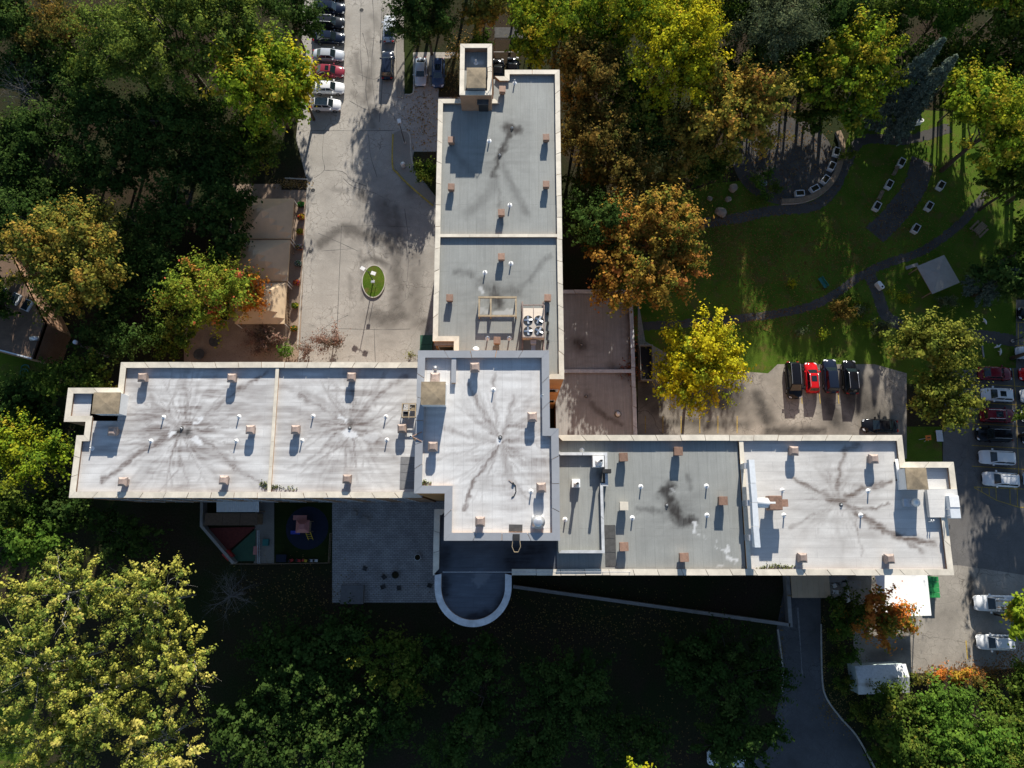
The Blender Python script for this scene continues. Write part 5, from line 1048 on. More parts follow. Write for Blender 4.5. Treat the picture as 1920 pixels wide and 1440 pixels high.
# ride-on toys along the fence
for px, m1, m2, lab in ((545,'red','black','red ride-on toy, leftmost along the yard fence'),(559,'red','black','small red ride-on toy second along the yard fence'),(571,'yellow','red','yellow and red ride-on toy along the yard fence'),(583,'tin','black','grey ride-on toy along the yard fence'),(591,'white','black','white ride-on toy, rightmost along the yard fence')):
    x, y = P(px, 1051, .3); t = thing('ride_on_toy', lab, 'toy', (x,y,.008), RNG.uniform(-.4,.4), 'ride-on toys'); MB().box(-.32,.32,-.17,.17,.14,.36).obj('body', M[m1], t, bevel=.07); MB().box(-.3,-.05,-.15,.15,.36,.5).obj('seat', M[m2], t, bevel=.03)
    for a in (-.22,.22):
        for b in (-.2,.2): MB().tube([(a,b-.03,.1),(a,b+.03,.1)], .1, 10).obj('wheel', M['black'], t)
# terrace furniture
x, y = P(684,977,.7); t = thing('garden_table', 'round grey table on the shaded paver terrace', 'table', (x,y,.01)); MB().cyl((0,0), .52, .52, .68, .73, 22).obj('top', M['wallc'], t); MB().cyl((0,0), .06, .06, 0, .68, 8).obj('post', M['dkmat'], t); MB().cyl((0,0), .3, .3, 0, .03, 14).obj('base', M['dkmat'], t)
x, y = P(741,1078,.5); t = thing('fire_bowl', 'round dark bowl on the shaded paver terrace', 'bowl', (x,y,.01)); MB().cyl((0,0), .3, .48, 0, .4, 20).obj('bowl', M['dkmat'], t); MB().cyl((0,0), .4, .4, .4, .41, 20).obj('filling', M['soil'], t)
x, y = P(783,1045,.4); t = thing('plant_pot', 'pale round plant pot on the shaded paver terrace', 'pot', (x,y,.01)); MB().cyl((0,0), .3, .42, 0, .5, 18).obj('pot', M['white'], t); MB().cyl((0,0), .36, .36, .5, .51, 18).obj('soil', M['soil'], t)
def garden_chair(px, py, rz, label):
    x, y = P(px, py, .4); t = thing('garden_chair', label, 'chair', (x,y,.01), rz, 'dark chairs on the terrace'); MB().box(-.26,.26,-.26,.26,.4,.44).obj('seat', M['dkmat'], t); MB().box(-.26,.26,.22,.28,.44,.9).obj('backrest', M['dkmat'], t)
    for a in (-.22,.22):
        for b in (-.22,.22): MB().box(a-.025,a+.025,b-.025,b+.025,0,.4).obj('leg', M['dkmat'], t)
garden_chair(720,1082,.6,'dark chair left of the round bowl'); garden_chair(719,1100,2.0,'dark chair below left of the round bowl'); garden_chair(748,1102,3.3,'dark chair below the round bowl'); garden_chair(684,1066,-.4,'dark chair alone on the left of the terrace'); garden_chair(806,1098,1.2,'dark chair near the rounded bay')
crate(660,1115,1.4,1.1,.9,'greymat',0,'grey covered crate at the terrace corner','storage_box','box')
# retaining wall of the sunken area
wall_thing('retaining_wall', [(962,1100),(1482,1172)], 1.2, .4, 'wallc', 'long slanting retaining wall in the building shadow'); wall_thing('retaining_wall', [(1483,1176),(1476,1060)], 1.2, .45, 'wallc', 'short retaining wall beside the service road')
sheet('sunken_yard', [(962,1060),(1476,1060),(1480,1168),(962,1098)], .006, 'soil')
# ------------------------------------------------------------------ service yard things
zc_ = 3.0; (x0,y1),(x1,y0) = P(1481,1060,zc_), P(1558,1121,zc_)
t = thing('flat_canopy', 'flat beige canopy over the service road beside the wing', 'canopy', (x0,y0,0)); w_, h_ = x1-x0, y1-y0; k = 7
for i in range(k): MB().box(i*w_/k+.01,(i+1)*w_/k-.01,0,h_,zc_-.15,zc_).obj('roof_panel', M['tent'], t)
for a in (.15,w_-.15):
    for b in (.15,h_-.15): MB().box(a-.08,a+.08,b-.08,b+.08,0,zc_-.15).obj('post', M['tanbeam'], t)
zt = 3.4; q = [P(1639,1072,zt-.2), P(1738,1072,zt-.2), P(1746,1154,zt+.2), P(1655,1156,zt+.2)]; o = Vector(q[3]); q = [Vector(p)-o for p in q]
t = thing('event_tent', 'bright white tent roof below the right wing', 'tent', (o.x,o.y,0)); n = 7; vs = []
for i in range(n):
    for j in range(n):
        u, v = i/(n-1), j/(n-1); p = q[0].lerp(q[1], u).lerp(q[3].lerp(q[2], u), v); vs.append((p.x, p.y, zt-.2+.45*v-.12*math.sin(math.pi*u)*math.sin(math.pi*v)))
MB().add(vs, [(i*n+j,i*n+j+1,(i+1)*n+j+1,(i+1)*n+j) for i in range(n-1) for j in range(n-1)]).obj('canopy', M['tarp'], t, True)
for p, z in zip(q, (zt-.2,zt-.2,zt+.25,zt+.25)): MB().cyl((p.x*.98+.05,p.y*.98), .06, .06, 0, z-.02, 8).obj('pole', M['white'], t)
# green totes
k = 0
for i in range(2):
    for j in range(4):
        x, y = P(1742+i*12+j*.9, 1086+j*10, 1.05); t = thing('green_tote', 'green lidded tote by the white tent, %s column, %s row' % (('left','right')[i], ('first','second','third','fourth')[j]), 'bin', (x,y,.012), RNG.uniform(-.03,.03), 'green totes stacked by the white tent')
        MB().box(-.37,.37,-.29,.29,0,.95).obj('body', M['green'], t, bevel=.03); MB().box(-.39,.39,-.31,.31,.95,1.05).obj('lid', M['green'], t, bevel=.03)
# patio tables and chairs under the wing
def picnic(px, py, lab):
    x, y = P(px, py, .75); t = thing('folding_table', lab, 'table', (x,y,.012)); MB().box(-1.2,1.2,-.5,.5,.7,.75).obj('top', M['wallc'], t)
    for a in (-1.05,1.05): MB().box(a-.04,a+.04,-.42,.42,0,.7).obj('leg', M['steel'], t)
picnic(1597,1096,'long pale folding table left of the white tent'); picnic(1570,1084,'pale folding table tucked under the wing edge')
for px, py, lab in ((1565,1098,'white plastic chairs cluster, upper left'),(1589,1111,'white plastic chair cluster below the folding table'),(1566,1110,'small white chair by the canopy'),(1590,1125,'white chair under the orange tree')):
    x, y = P(px, py, .45); t = thing('plastic_chair', lab.replace('chairs cluster','chair').replace('chair cluster','chair'), 'chair', (x,y,.012), RNG.uniform(0,6), 'white plastic chairs under the wing'); MB().box(-.25,.25,-.25,.25,.42,.46).obj('seat', M['white'], t); MB().box(-.25,.25,.21,.26,.46,.85).obj('backrest', M['white'], t)
    for a in (-.21,.21):
        for b in (-.21,.21): MB().box(a-.03,a+.03,b-.03,b+.03,0,.42).obj('leg', M['white'], t)
# garden shed
zs = 2.4; a, b, c = Vector(P(1602,1252,zs)), Vector(P(1698,1248,zs)), Vector(P(1612,1300,zs)); ux = (b-a).normalized(); uy = Vector((-ux.y,ux.x)); ctr = (b+c)/2
t = thing('storage_shed', 'pale ribbed storage shed with stained white roof', 'shed', (ctr.x,ctr.y,.05), math.atan2(ux.y,ux.x)); hx, hy = (b-a).length/2, 1.65
MB().box(-hx+.1,hx-.1,-hy+.1,hy-.1,0,zs-.2).obj('wall', M['shed'], t)
rb = MB()
for k in range(28): xx = -hx+.12+k*(2*hx-.24)/27; rb.box(xx-.04,xx+.04,-hy+.06,-hy+.1,0,zs-.2)
for k in range(14): yy = -hy+.15+k*(2*hy-.3)/13; rb.box(-hx+.06,-hx+.1,yy-.04,yy+.04,0,zs-.2)
rb.obj('siding_rib', M['shed'], t)
MB().add([(-hx,-hy,zs-.2),(hx,-hy,zs-.2),(hx,hy,zs-.2),(-hx,hy,zs-.2),(-hx,.2,zs+.25),(hx,.2,zs+.25)], [(0,1,5,4),(2,3,4,5),(1,2,5),(3,0,4)]).obj('roof', M['shedroof'], t)
# ------------------------------------------------------------------ garden on the right
zg = 2.7; c = Vector(P(1760,514,zg)); e = Vector(P(1772,481,zg))-Vector(P(1724,501,zg)); L = e.length/2; ang = math.atan2(e.y, e.x)
t = thing('garden_gazebo', 'square pale-roofed garden gazebo turned beside the path', 'gazebo', (c.x,c.y,.004), ang); r = L+.15
MB().add([(-r,-r,zg-.1),(r,-r,zg-.1),(r,r,zg-.1),(-r,r,zg-.1),(0,0,zg+.35)], [(0,1,4),(1,2,4),(2,3,4),(3,0,4)]).obj('roof', plain('gazebo_roof', (.34,.31,.28), .8, var=.15, scale=.6), t); MB().box(-r,r,-r,r,zg-.2,zg-.1).obj('fascia', M['wood'], t)
for a in (-1,1):
    for b in (-1,1): MB().box(a*r*.88-.07,a*r*.88+.07,b*r*.88-.07,b*r*.88+.07,0,zg-.2).obj('post', M['wood'], t)
def raised_bed(px, py, rz, label):
    x, y = P(px, py, .6); t = thing('planter_box', label, 'planter', (x,y,.03), rz, 'white garden planter boxes'); hx, hy, h = .62, .42, .7
    MB().box(-hx,hx,-hy,-hy+.08,0,h).obj('side_board', M['tin'], t); MB().box(-hx,hx,hy-.08,hy,0,h).obj('side_board', M['tin'], t); MB().box(-hx,-hx+.08,-hy+.08,hy-.08,0,h).obj('end_board', M['tin'], t); MB().box(hx-.08,hx,-hy+.08,hy-.08,0,h).obj('end_board', M['tin'], t); MB().box(-hx+.08,hx-.08,-hy+.08,hy-.08,0,h-.08).obj('soil', M['soil'], t)
for px, py, rz, lab in ((1569,284,1.25,'white planter box, topmost along the curved garden wall'),(1560,311,1.1,'white planter box, second along the curved garden wall'),(1548,336,.9,'white planter box, third along the curved garden wall'),(1528,353,.5,'white planter box, fourth along the curved garden wall'),(1500,362,.05,'white planter box, lowest along the curved garden wall'),
                        (1691,304,1.05,'white planter box at the top of the plank bench'),(1668,345,1.05,'white planter box between two plank benches'),(1645,386,1.05,'white planter box below the lower plank bench'),(1765,347,1.0,'white planter box alone right of the gravel strip'),(1743,386,1.0,'white planter box by the lit grass'),(1718,428,1.0,'white planter box nearest the garden gazebo')): raised_bed(px, py, rz, lab)
for px, py, lab in ((1680,319,'weathered plank bench, upper one between planter boxes'),(1652,365,'weathered plank bench, lower one between planter boxes')):
    x, y = P(px, py, .45); t = thing('plank_bench', lab, 'bench', (x,y,.01), 1.05, 'plank benches between planter boxes')
    for k in (-1,0,1): MB().box(-.75,.75,k*.17-.07,k*.17+.07,.4,.46).obj('plank', M['wood'], t)
    for a in (-.6,.6): MB().box(a-.06,a+.06,-.22,.22,0,.4).obj('leg', M['wood'], t)
# curved seat wall
cpts = smooth_line([P(a, b, .5) for a, b in ((1466,377),(1500,375),(1530,365),(1556,345),(1570,322),(1578,295),(1580,268),(1572,245))], 5); L_, R_ = ribbon(cpts, .75)
t = thing('seat_wall', 'curved timber-topped seat wall around the round court', 'wall', (cpts[0][0],cpts[0][1],.0)); ox, oy = cpts[0]
wv = MB()
for i in range(len(cpts)-1): wv.prism([(p[0]-ox,p[1]-oy) for p in (L_[i],L_[i+1],R_[i+1],R_[i])], 0, .42)
wv.obj('wall_core', M['wallc'], t)
for i in range(0, len(cpts)-1):
    MB().prism([(Vector(p)-Vector((ox,oy)))[:] for p in (Vector(L_[i]).lerp(Vector(L_[i+1]),.03), Vector(L_[i+1]), Vector(R_[i+1]), Vector(R_[i]).lerp(Vector(R_[i+1]),.03))], .421, .5).obj('plank', M['wood'], t)
def park_bench(px, py, rz, label):
    x, y = P(px, py, .45); t = thing('park_bench', label, 'bench', (x,y,.005), rz, 'teal garden benches')
    for k in range(3): MB().box(-.8,.8,-.25+k*.16,-.12+k*.16,.42,.46).obj('slat', M['teal'], t)
    MB().box(-.8,.8,.25,.3,.5,.85).obj('backrest', M['teal'], t)
    for a in (-.7,.7): MB().box(a-.04,a+.04,-.25,.3,0,.42).obj('leg', M['dkmat'], t)
park_bench(1634,230,-.6,'teal bench at the foot of the spruces'); park_bench(1543,530,-1.05,'teal bench on the lawn above the path')
x, y = P(1675,500,.45); t = thing('stone_bench', 'pale stone bench left of the gazebo', 'bench', (x+2.4,y,.004), .3); MB().box(-.9,.9,-.22,.22,.38,.48).obj('seat', M['wallc'], t, bevel=.03); MB().box(-.7,-.5,-.2,.2,0,.38).obj('leg', M['wallc'], t); MB().box(.5,.7,-.2,.2,0,.38).obj('leg', M['wallc'], t)
t.location = (*P(1710,499,.45), .004)
def capsule_bin(px, py, rz, lab):
    x, y = P(px, py, .9); t = thing('litter_bin', lab, 'bin', (x,y,.005), rz, 'white garden litter bins'); pts = [(.35+.27*math.cos(a),.27*math.sin(a)) for a in [-math.pi/2+k*math.pi/8 for k in range(9)]]+[(-.35+.27*math.cos(a),.27*math.sin(a)) for a in [math.pi/2+k*math.pi/8 for k in range(9)]]
    MB().prism(pts, 0, .9).obj('body', M['white'], t); MB().cyl((.3,0), .14, .14, .9, .91, 12).obj('opening', M['black'], t)
capsule_bin(1725,226,.2,'white rounded litter bin on the shaded upper lawn'); capsule_bin(1652,534,-1.0,'white rounded litter bin beside the path fork')
x, y = P(1838,428,.7); t = thing('picnic_table', 'brown wooden picnic table at the right lawn edge', 'table', (x,y,.005), .75)
for k in range(4): MB().box(-.95,.95,-.5+k*.26,-.28+k*.26,.7,.75).obj('plank', M['wood'], t)
for s in (-.85,.85): MB().box(-.95,.95,s-.13,s+.13,.42,.46).obj('seat', M['wood'], t)
for a in (-.7,.7): MB().box(a-.05,a+.05,-.9,.9,.36,.42).obj('leg_rail', M['wood'], t); MB().box(a-.05,a+.05,-.45,-.35,0,.7).obj('leg', M['wood'], t); MB().box(a-.05,a+.05,.35,.45,0,.7).obj('leg', M['wood'], t)
def boulder(px, py, r, lab):
    x, y = P(px, py, r*.5); rr = random.Random(px); bm = bmesh.new(); bmesh.ops.create_icosphere(bm, subdivisions=3, radius=1)
    k = [rr.uniform(.5,1.2) for _ in range(6)]
    for v in bm.verts: n_ = 1+.13*math.sin(v.co.x*3*k[0]+k[1])*math.cos(v.co.y*3.3*k[2])+.09*math.sin(v.co.z*5*k[3]+v.co.x*4); v.co = Vector((v.co.x*r*n_, v.co.y*r*n_*.85, v.co.z*r*.62*n_+r*.4))
    me = bpy.data.meshes.new('boulder'); bm.to_mesh(me); bm.free(); me.materials.append(M['stone']); me.polygons.foreach_set('use_smooth', [True]*len(me.polygons)); tag(link('boulder', me, None, (x,y,0), rr.uniform(0,3)), lab, 'boulder', 'garden boulders')
boulder(1352,397,.85,'largest rounded boulder at the left end of the path'); boulder(1366,373,.5,'smaller boulder above the large rounded one'); boulder(1331,372,.42,'smallest boulder under the orange foliage'); boulder(1375,352,.7,'pale sunlit boulder beside the flower bed')
x, y = P(1432,343,.9); t = thing('bird_bath', 'pale stone bird bath among the garden shrubs', 'bird bath', (x,y,0)); MB().cyl((0,0), .25, .12, 0, .3, 12).obj('foot', M['wallc'], t); MB().cyl((0,0), .12, .12, .3, .8, 12).obj('column', M['wallc'], t); MB().cyl((0,0), .2, .48, .8, .95, 18).obj('basin', M['white'], t); MB().cyl((0,0), .4, .4, .95, .955, 18).obj('water', M['glass'], t)
for px, py, rz, lab in ((1871,650,.3,'white garden ornament on the strip by the lot, upper'),(1877,660,1.4,'white garden ornament on the strip by the lot, lower'),(1848,602,2.0,'pale garden ornament on the lawn left of the lot')):
    x, y = P(px, py, .3); t = thing('garden_ornament', lab, 'ornament', (x,y,.005), rz, 'white garden ornaments'); MB().tube([(-.45,0,.1),(-.1,.05,.3),(.2,0,.25),(.45,.2,.45)], [.05,.14,.12,.05], 8).obj('body', M['white'], t, True); MB().tube([(.0,0,.3),(.1,.35,.15)], [.09,.03], 6).obj('wing', M['white'], t, True)
    MB().box(-.12,.12,-.08,.08,0,.18).obj('base', M['wallc'], t)
x, y = P(1843,658,.1); tag(MB().box(-.08,.08,-.9,.9,0,.15).obj('log_edge', M['wallc'], None, loc=(x,y,.005)), 'thin pale timber lying on the strip by the lot', 'timber')
# pergola behind the upper wing
zp = 2.6; (x0,y1),(x1,y0) = P(926,52,zp), P(1000,100,zp)
t = thing('pergola', 'dark open pergola behind the upper wing corner', 'pergola', (x0,y0,0)); w_, h_ = x1-x0, y1-y0
for k in range(2): MB().box(0,w_,k*h_*.5+.2,k*h_*.5+.3,zp-.1,zp).obj('beam', M['wallc'], t)
MB().box(.1,w_-.1,h_*.5+.4,h_,zp+.01,zp+.1).obj('roof', M['dkmat'], t)
for a in (.1,w_-.1):
    for b in (.25,h_*.5+.25): MB().box(a-.06,a+.06,b-.06,b+.06,0,zp-.1).obj('post', M['wood'], t)
x, y = P(993,85,2.0); t = thing('wood_screen', 'orange-brown timber screen behind the upper wing', 'screen', (x,y,0))
for k in range(8): MB().box(-.6,.6,-1.3+k*.33,-1.02+k*.33,1.9,1.95).obj('plank', M['tanbeam'], t)
for a in (-.5,.5): MB().box(a-.05,a+.05,-.1,.1,0,1.9).obj('leg', M['wood'], t)
# framed well beside the low roof
x, y = P(1213,677,1.0); t = thing('window_well', 'dark railed window well right of the low tan roof', 'railing', (x,y,.008)); w_ = MB()
for xa, xb, ya, yb in ((-.9,.9,2.2,2.32),(-.9,.9,-2.6,-2.48),(.8,.9,-2.5,2.2),(-.9,-.8,-2.5,2.2)): w_.box(xa,xb,ya,yb,0,.9)
w_.obj('kerb_wall', M['wallc'], t); MB().box(-.8,.8,-2.48,2.2,.0,.05).obj('grate', M['black'], t)

# ------------------------------------------------------------------ trees and shrubs
PAL = {
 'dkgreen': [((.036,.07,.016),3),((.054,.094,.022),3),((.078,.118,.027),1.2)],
 'green':   [((.06,.10,.016),3),((.09,.135,.022),3),((.135,.17,.028),1.5),((.20,.20,.03),.6)],
 'olivegreen': [((.11,.16,.03),3),((.15,.20,.035),3),((.075,.11,.022),2),((.22,.25,.04),1)],
 'lemon':   [((.52,.45,.02),4),((.42,.41,.022),3),((.24,.29,.025),1),((.55,.40,.035),1)],
 'bright':  [((.08,.16,.022),3),((.12,.20,.028),2),((.06,.11,.018),2)],
 'yellow':  [((.42,.38,.018),3),((.33,.35,.02),3),((.18,.25,.022),2),((.46,.32,.03),.8)],
 'yelgreen':[((.21,.29,.022),3),((.29,.31,.022),2),((.11,.18,.02),2.6),((.36,.29,.03),.8)],
 'olive':   [((.21,.22,.035),3),((.14,.17,.028),3),((.29,.26,.05),1.3),((.09,.12,.022),1.5)],
 'poplar':  [((.41,.39,.075),3),((.31,.33,.06),3),((.15,.20,.04),2.4),((.46,.40,.10),1.5)],
 'ochre':   [((.31,.22,.04),2.4),((.22,.20,.036),2.6),((.12,.14,.028),2.6),((.38,.23,.05),1)],
 'gold':    [((.44,.30,.05),3),((.33,.27,.045),2.6),((.17,.18,.03),2.2),((.48,.25,.06),1)],
 'orange':  [((.38,.20,.04),2.6),((.29,.20,.036),2.6),((.16,.17,.03),2.6),((.42,.17,.05),1.1)],
 'flame':   [((.58,.22,.04),3),((.5,.16,.035),2),((.38,.25,.035),2),((.17,.18,.028),1.6)],
 'rust':    [((.19,.13,.032),3),((.14,.11,.026),3),((.09,.095,.022),2.4),((.24,.15,.035),1)],
 'redgreen':[((.16,.23,.028),4),((.24,.26,.032),3),((.48,.12,.06),.5),((.46,.22,.05),.6)],
 'russet':  [((.27,.16,.12),3),((.20,.13,.10),3),((.13,.10,.07),2)],
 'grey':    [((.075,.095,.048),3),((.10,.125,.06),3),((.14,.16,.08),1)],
}
def leaf_mesh(name, C, D, S, COLR, rs, up=.22):
    """C centres, D outward dirs, S sizes, COLR colours -> one mesh of pointed leaf-spray quads"""
    n = len(C); nrm = D*(1-up)+np.array([0,0,up])+rs.normal(0,.3,(n,3)); nrm /= np.linalg.norm(nrm,axis=1)[:,None]
    u = rs.normal(0,1,(n,3))+D*.8; u -= nrm*np.sum(u*nrm,1)[:,None]; u /= np.linalg.norm(u,axis=1)[:,None]+1e-9; w = np.cross(nrm,u)
    s = S[:,None]; a = rs.uniform(.34,.5,(n,1))
    V = np.stack([C-u*s*.5, C+w*s*a-u*s*.05+nrm*s*.06, C+u*s*.6, C-w*s*a-u*s*.05+nrm*s*.06],1).reshape(-1,3)
    me = np_mesh(name, V, np.arange(n*4).reshape(-1,4), 4, M['leaf'])
    at = me.attributes.new('leaf_colour','FLOAT_COLOR','POINT'); c4 = np.concatenate([np.repeat(COLR,4,0), np.ones((n*4,1))],1)
    at.data.foreach_set('color', np.ascontiguousarray(c4,dtype=np.float32).ravel()); return me
def pick(pal, n, rs, bias=None):
    cols = np.array([c for c,_ in PAL[pal]]); w = np.array([q for _,q in PAL[pal]]); w = w/w.sum(); return cols[rs.choice(len(cols), n, p=w)]
def crown(rx, ry, rz, pal, seed, dens=95, leaf=.34, open_=.0, clump=.85):
    dens *= 1.22; leaf *= .94; rs = np.random.RandomState(seed); R = (rx+ry)/2
    nl = max(5, int(4+R*1.5)); lob = []
    for k in range(nl):
        th = k*2.39996+rs.uniform(-.4,.4); e = rs.uniform(-.1,.95); d = rs.uniform(.36,.78)
        lob.append((rx*d*math.cos(th)*math.sqrt(1-max(e,0)**2*.8), ry*d*math.sin(th)*math.sqrt(1-max(e,0)**2*.8), rz*d*e*1.15, rs.uniform(.26,.46)))
    lob.append((0,0,rz*.35,.55)); lob = np.array(lob); nc = int(max(14, math.pi*rx*ry*1.55*(1-open_*.4)*(1.05 if pal == 'poplar' else 1)))
    li = rs.randint(0,len(lob),nc); d = rs.normal(0,1,(nc,3)); d[:,2] = np.abs(d[:,2])*.9-.25; d /= np.linalg.norm(d,axis=1)[:,None]
    rad = lob[li,3]*rs.uniform(.62,1.08,nc)
    cc = lob[li,:3]+d*rad[:,None]*np.array([rx,ry,rz]); od = cc/np.array([rx,ry,rz]); on = np.linalg.norm(od,axis=1)
    far = on > 1.08; cc[far] *= (1.08/on[far])[:,None]
    outd = (od+d*.8+np.array([0,0,.25])); outd /= np.linalg.norm(outd,axis=1)[:,None]
    ccol = pick(pal, nc, rs)
    # neighbouring clumps share tone: big patches in a crown
    ph = rs.uniform(0,9,3); tone = np.sin(cc[:,0]*.55+ph[0])+np.sin(cc[:,1]*.6+ph[1])+np.sin(cc[:,2]*.8+ph[2])
    pat = pick(pal, 8, rs); sel = rs.rand(nc) < .5; ccol[sel] = pat[(np.floor(tone[sel]*1.3+8)).astype(int) % 8]
    n = int(math.pi*rx*ry*dens); ci = rs.randint(0,nc,n); g = rs.normal(0,1,(n,3))
    cs = clump*rs.uniform(.7,1.25,nc)*min(1.0,.45+R*.12)
    ax = outd[ci]; along = np.sum(g*ax,1)[:,None]*ax; pos = cc[ci]+(g*.36+along*.62)*cs[ci][:,None]
    col = ccol[ci]*rs.uniform(.72,1.28,(n,1)); mixc = pick(pal, n, rs); m = rs.rand(n,1) < .22; col = np.where(m, mixc, col)
    D = g*.75+ax*.75+np.array([0,0,.15]); D /= np.linalg.norm(D,axis=1)[:,None]
    S = leaf*rs.uniform(.82,1.12)*rs.uniform(.62,1.3,nc)[ci]*rs.uniform(.6,1.4,n)
    return leaf_mesh('crown', pos, D, S, col, rs), cc
def limbs(base_h, cc, rx, r0, seed, mat, n=14, thin=1.0, twigs=0):
    """trunk from the ground, then limbs to some of the leaf clumps; local z=0 is the ground, cc in crown space (offset base_h)"""
    r = random.Random(seed); mb = MB(); top = base_h+.35*rx
    wob = lambda s: (r.uniform(-s,s), r.uniform(-s,s))
    trunk = [(0,0,-.1),(*wob(.1),base_h*.35),(*wob(.2),base_h*.75),(*wob(.3),top)]
    mb.tube(trunk, [r0*1.25,r0,r0*.75,r0*.35], 8)
    idx = r.sample(range(len(cc)), min(n, len(cc)))
    for k in idx:
        e = Vector(cc[k])+Vector((0,0,base_h)); t = r.uniform(.45,1.0); i = min(2,int(t*3)); s = Vector(trunk[i]).lerp(Vector(trunk[i+1]), t*3-i)
        m1 = s.lerp(e,.35)+Vector((r.uniform(-.3,.3),r.uniform(-.3,.3),.25*rx*.2)); m2 = s.lerp(e,.7)+Vector((r.uniform(-.3,.3),r.uniform(-.3,.3),.1*rx)); rr = r0*.42*thin
        mb.tube([s,m1,m2,e], [rr,rr*.7,rr*.42,rr*.15], 5, False)
        for _ in range(twigs):
            f = e+Vector((r.gauss(0,.9),r.gauss(0,.9),r.gauss(.3,.5))); mm = m2.lerp(f,.5)+Vector((r.uniform(-.2,.2),r.uniform(-.2,.2),.1)); mb.tube([m2.lerp(e,r.uniform(0,.8)),mm,f], [rr*.25,rr*.16,rr*.06], 4, False)
    return mb.mesh('trunk', mat, True)
TREE_N = [0]
def tree(px, py, rx, ry, zc, pal, label, group='autumn trees around the building', rz=None, dens=95, leaf=.34, bark='bark', name='broadleaf_tree', cat='tree', open_=0.0, twigs=0, nl=14, thin=1.0, clump=.85, wide=1.0):
    TREE_N[0] += 1; seed = 100+TREE_N[0]*17; x, y = P(px, py, zc); s = SC(py, zc); wide *= 1.1 if name == 'broadleaf_tree' else 1; wx, wy = rx/s*.98*wide, ry/s*.95*wide; rz = rz or min(zc*.82, max(1.4, (wx+wy)/2*1.08))
    t = thing(name, label, cat, (x,y,0), 0, group); cm, cc = crown(wx, wy, rz, pal, seed, dens, leaf, open_, clump)
    link('crown', cm, t, (0,0,zc)); link('trunk', limbs(zc, cc, (wx+wy)/2, max(.04,.011*(zc+rz)+.012*wx)*(.6 if pal == 'poplar' else 1), seed, M[bark], nl, thin, twigs), t); return t
gl = 'trees left of the driveway'
tree(330,85,120,95,12.5,'olivegreen','broad olive-green tree at the top left, tallest there',gl,dens=105)
tree(235,110,80,75,10.5,'olivegreen','mid-green tree left of the broad olive one',gl)
tree(430,60,80,70,11.5,'olivegreen','bright-tipped green tree at the top, right of the broad olive one',gl)
tree(505,175,92,108,8.5,'yelgreen','yellow and lime maple reaching over the parked cars',gl,dens=84)
tree(560,165,40,62,7.6,'lemon','bright yellow bough tree at the cars, right of the maple',gl,dens=95)
tree(545,35,60,50,7,'dkgreen','dark green tree above the left parked cars',gl)
tree(130,55,55,55,8.5,'rust','rusty brown tree in the top left corner',gl,dens=80)
tree(35,60,60,65,8,'dkgreen','dark green tree in the very top left corner',gl)
tree(-10,20,50,50,9,'green','green tree cut by the top left corner',gl)
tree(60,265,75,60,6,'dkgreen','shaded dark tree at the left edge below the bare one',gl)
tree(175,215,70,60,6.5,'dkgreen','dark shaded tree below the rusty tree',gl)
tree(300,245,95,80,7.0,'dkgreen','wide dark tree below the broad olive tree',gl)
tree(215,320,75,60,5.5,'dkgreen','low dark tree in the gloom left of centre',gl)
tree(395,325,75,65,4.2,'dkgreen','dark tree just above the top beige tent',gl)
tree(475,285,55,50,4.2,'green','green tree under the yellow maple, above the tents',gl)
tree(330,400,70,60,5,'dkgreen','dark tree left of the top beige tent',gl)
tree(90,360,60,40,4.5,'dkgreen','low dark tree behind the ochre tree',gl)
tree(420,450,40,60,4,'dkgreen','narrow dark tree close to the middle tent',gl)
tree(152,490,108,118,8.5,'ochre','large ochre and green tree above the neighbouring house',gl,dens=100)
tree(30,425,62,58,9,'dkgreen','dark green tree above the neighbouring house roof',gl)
tree(-45,430,70,70,9.5,'dkgreen','dark shade tree added at the left edge above the house',gl)  # added beyond the left edge to shade the house roof
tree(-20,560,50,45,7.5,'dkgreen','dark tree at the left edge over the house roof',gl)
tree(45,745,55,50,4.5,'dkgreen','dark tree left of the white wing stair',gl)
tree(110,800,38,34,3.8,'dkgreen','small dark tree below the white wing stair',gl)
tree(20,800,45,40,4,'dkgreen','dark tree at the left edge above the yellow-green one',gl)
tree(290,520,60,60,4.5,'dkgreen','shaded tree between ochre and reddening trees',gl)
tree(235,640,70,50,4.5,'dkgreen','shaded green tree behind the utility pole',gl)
tree(395,555,88,78,5.5,'redgreen','green tree with red and orange patches beside lowest tent',gl,dens=100)
tree(325,625,48,38,4.5,'green','green bushy tree at the corner of patio and left wing',gl)
tree(475,560,32,45,4,'flame','small red-orange tree leaning over the lowest tent',gl,dens=70)
tree(155,712,66,40,5.5,'green','green tree pressed to the left wing stair',gl)
gs = 'shrubs along the building'
tree(500,640,42,34,1.3,'russet','russet shrub, largest at the patio corner',gs,1.1,dens=120,leaf=.2,name='shrub',cat='shrub',nl=10)
tree(620,642,38,32,1.6,'russet','airy russet shrub on the drive by the left wing',gs,1.2,dens=110,leaf=.17,name='shrub',cat='shrub',open_=.4,nl=26,twigs=3,thin=.8)
tree(572,655,22,18,1.0,'russet','small russet shrub between two larger ones',gs,.8,dens=110,leaf=.18,name='shrub',cat='shrub')
tree(535,662,22,15,1.0,'bright','bright green shrub against the left wing',gs,.8,dens=120,leaf=.22,name='shrub',cat='shrub')
tree(770,667,12,6,.4,'olive','low yellow-green tuft beside the green container',gs,.4,dens=130,leaf=.16,name='shrub',cat='shrub')
tree(797,322,30,34,2.2,'green','round green shrub beside the upper wing wall',gs,1.6,dens=120,leaf=.26,name='shrub',cat='shrub')
tree(878,105,22,28,1.6,'ochre','yellowing shrub left of the penthouse',gs,1.3,dens=90,leaf=.24,name='shrub',cat='shrub')
gt = 'trees along the top edge'
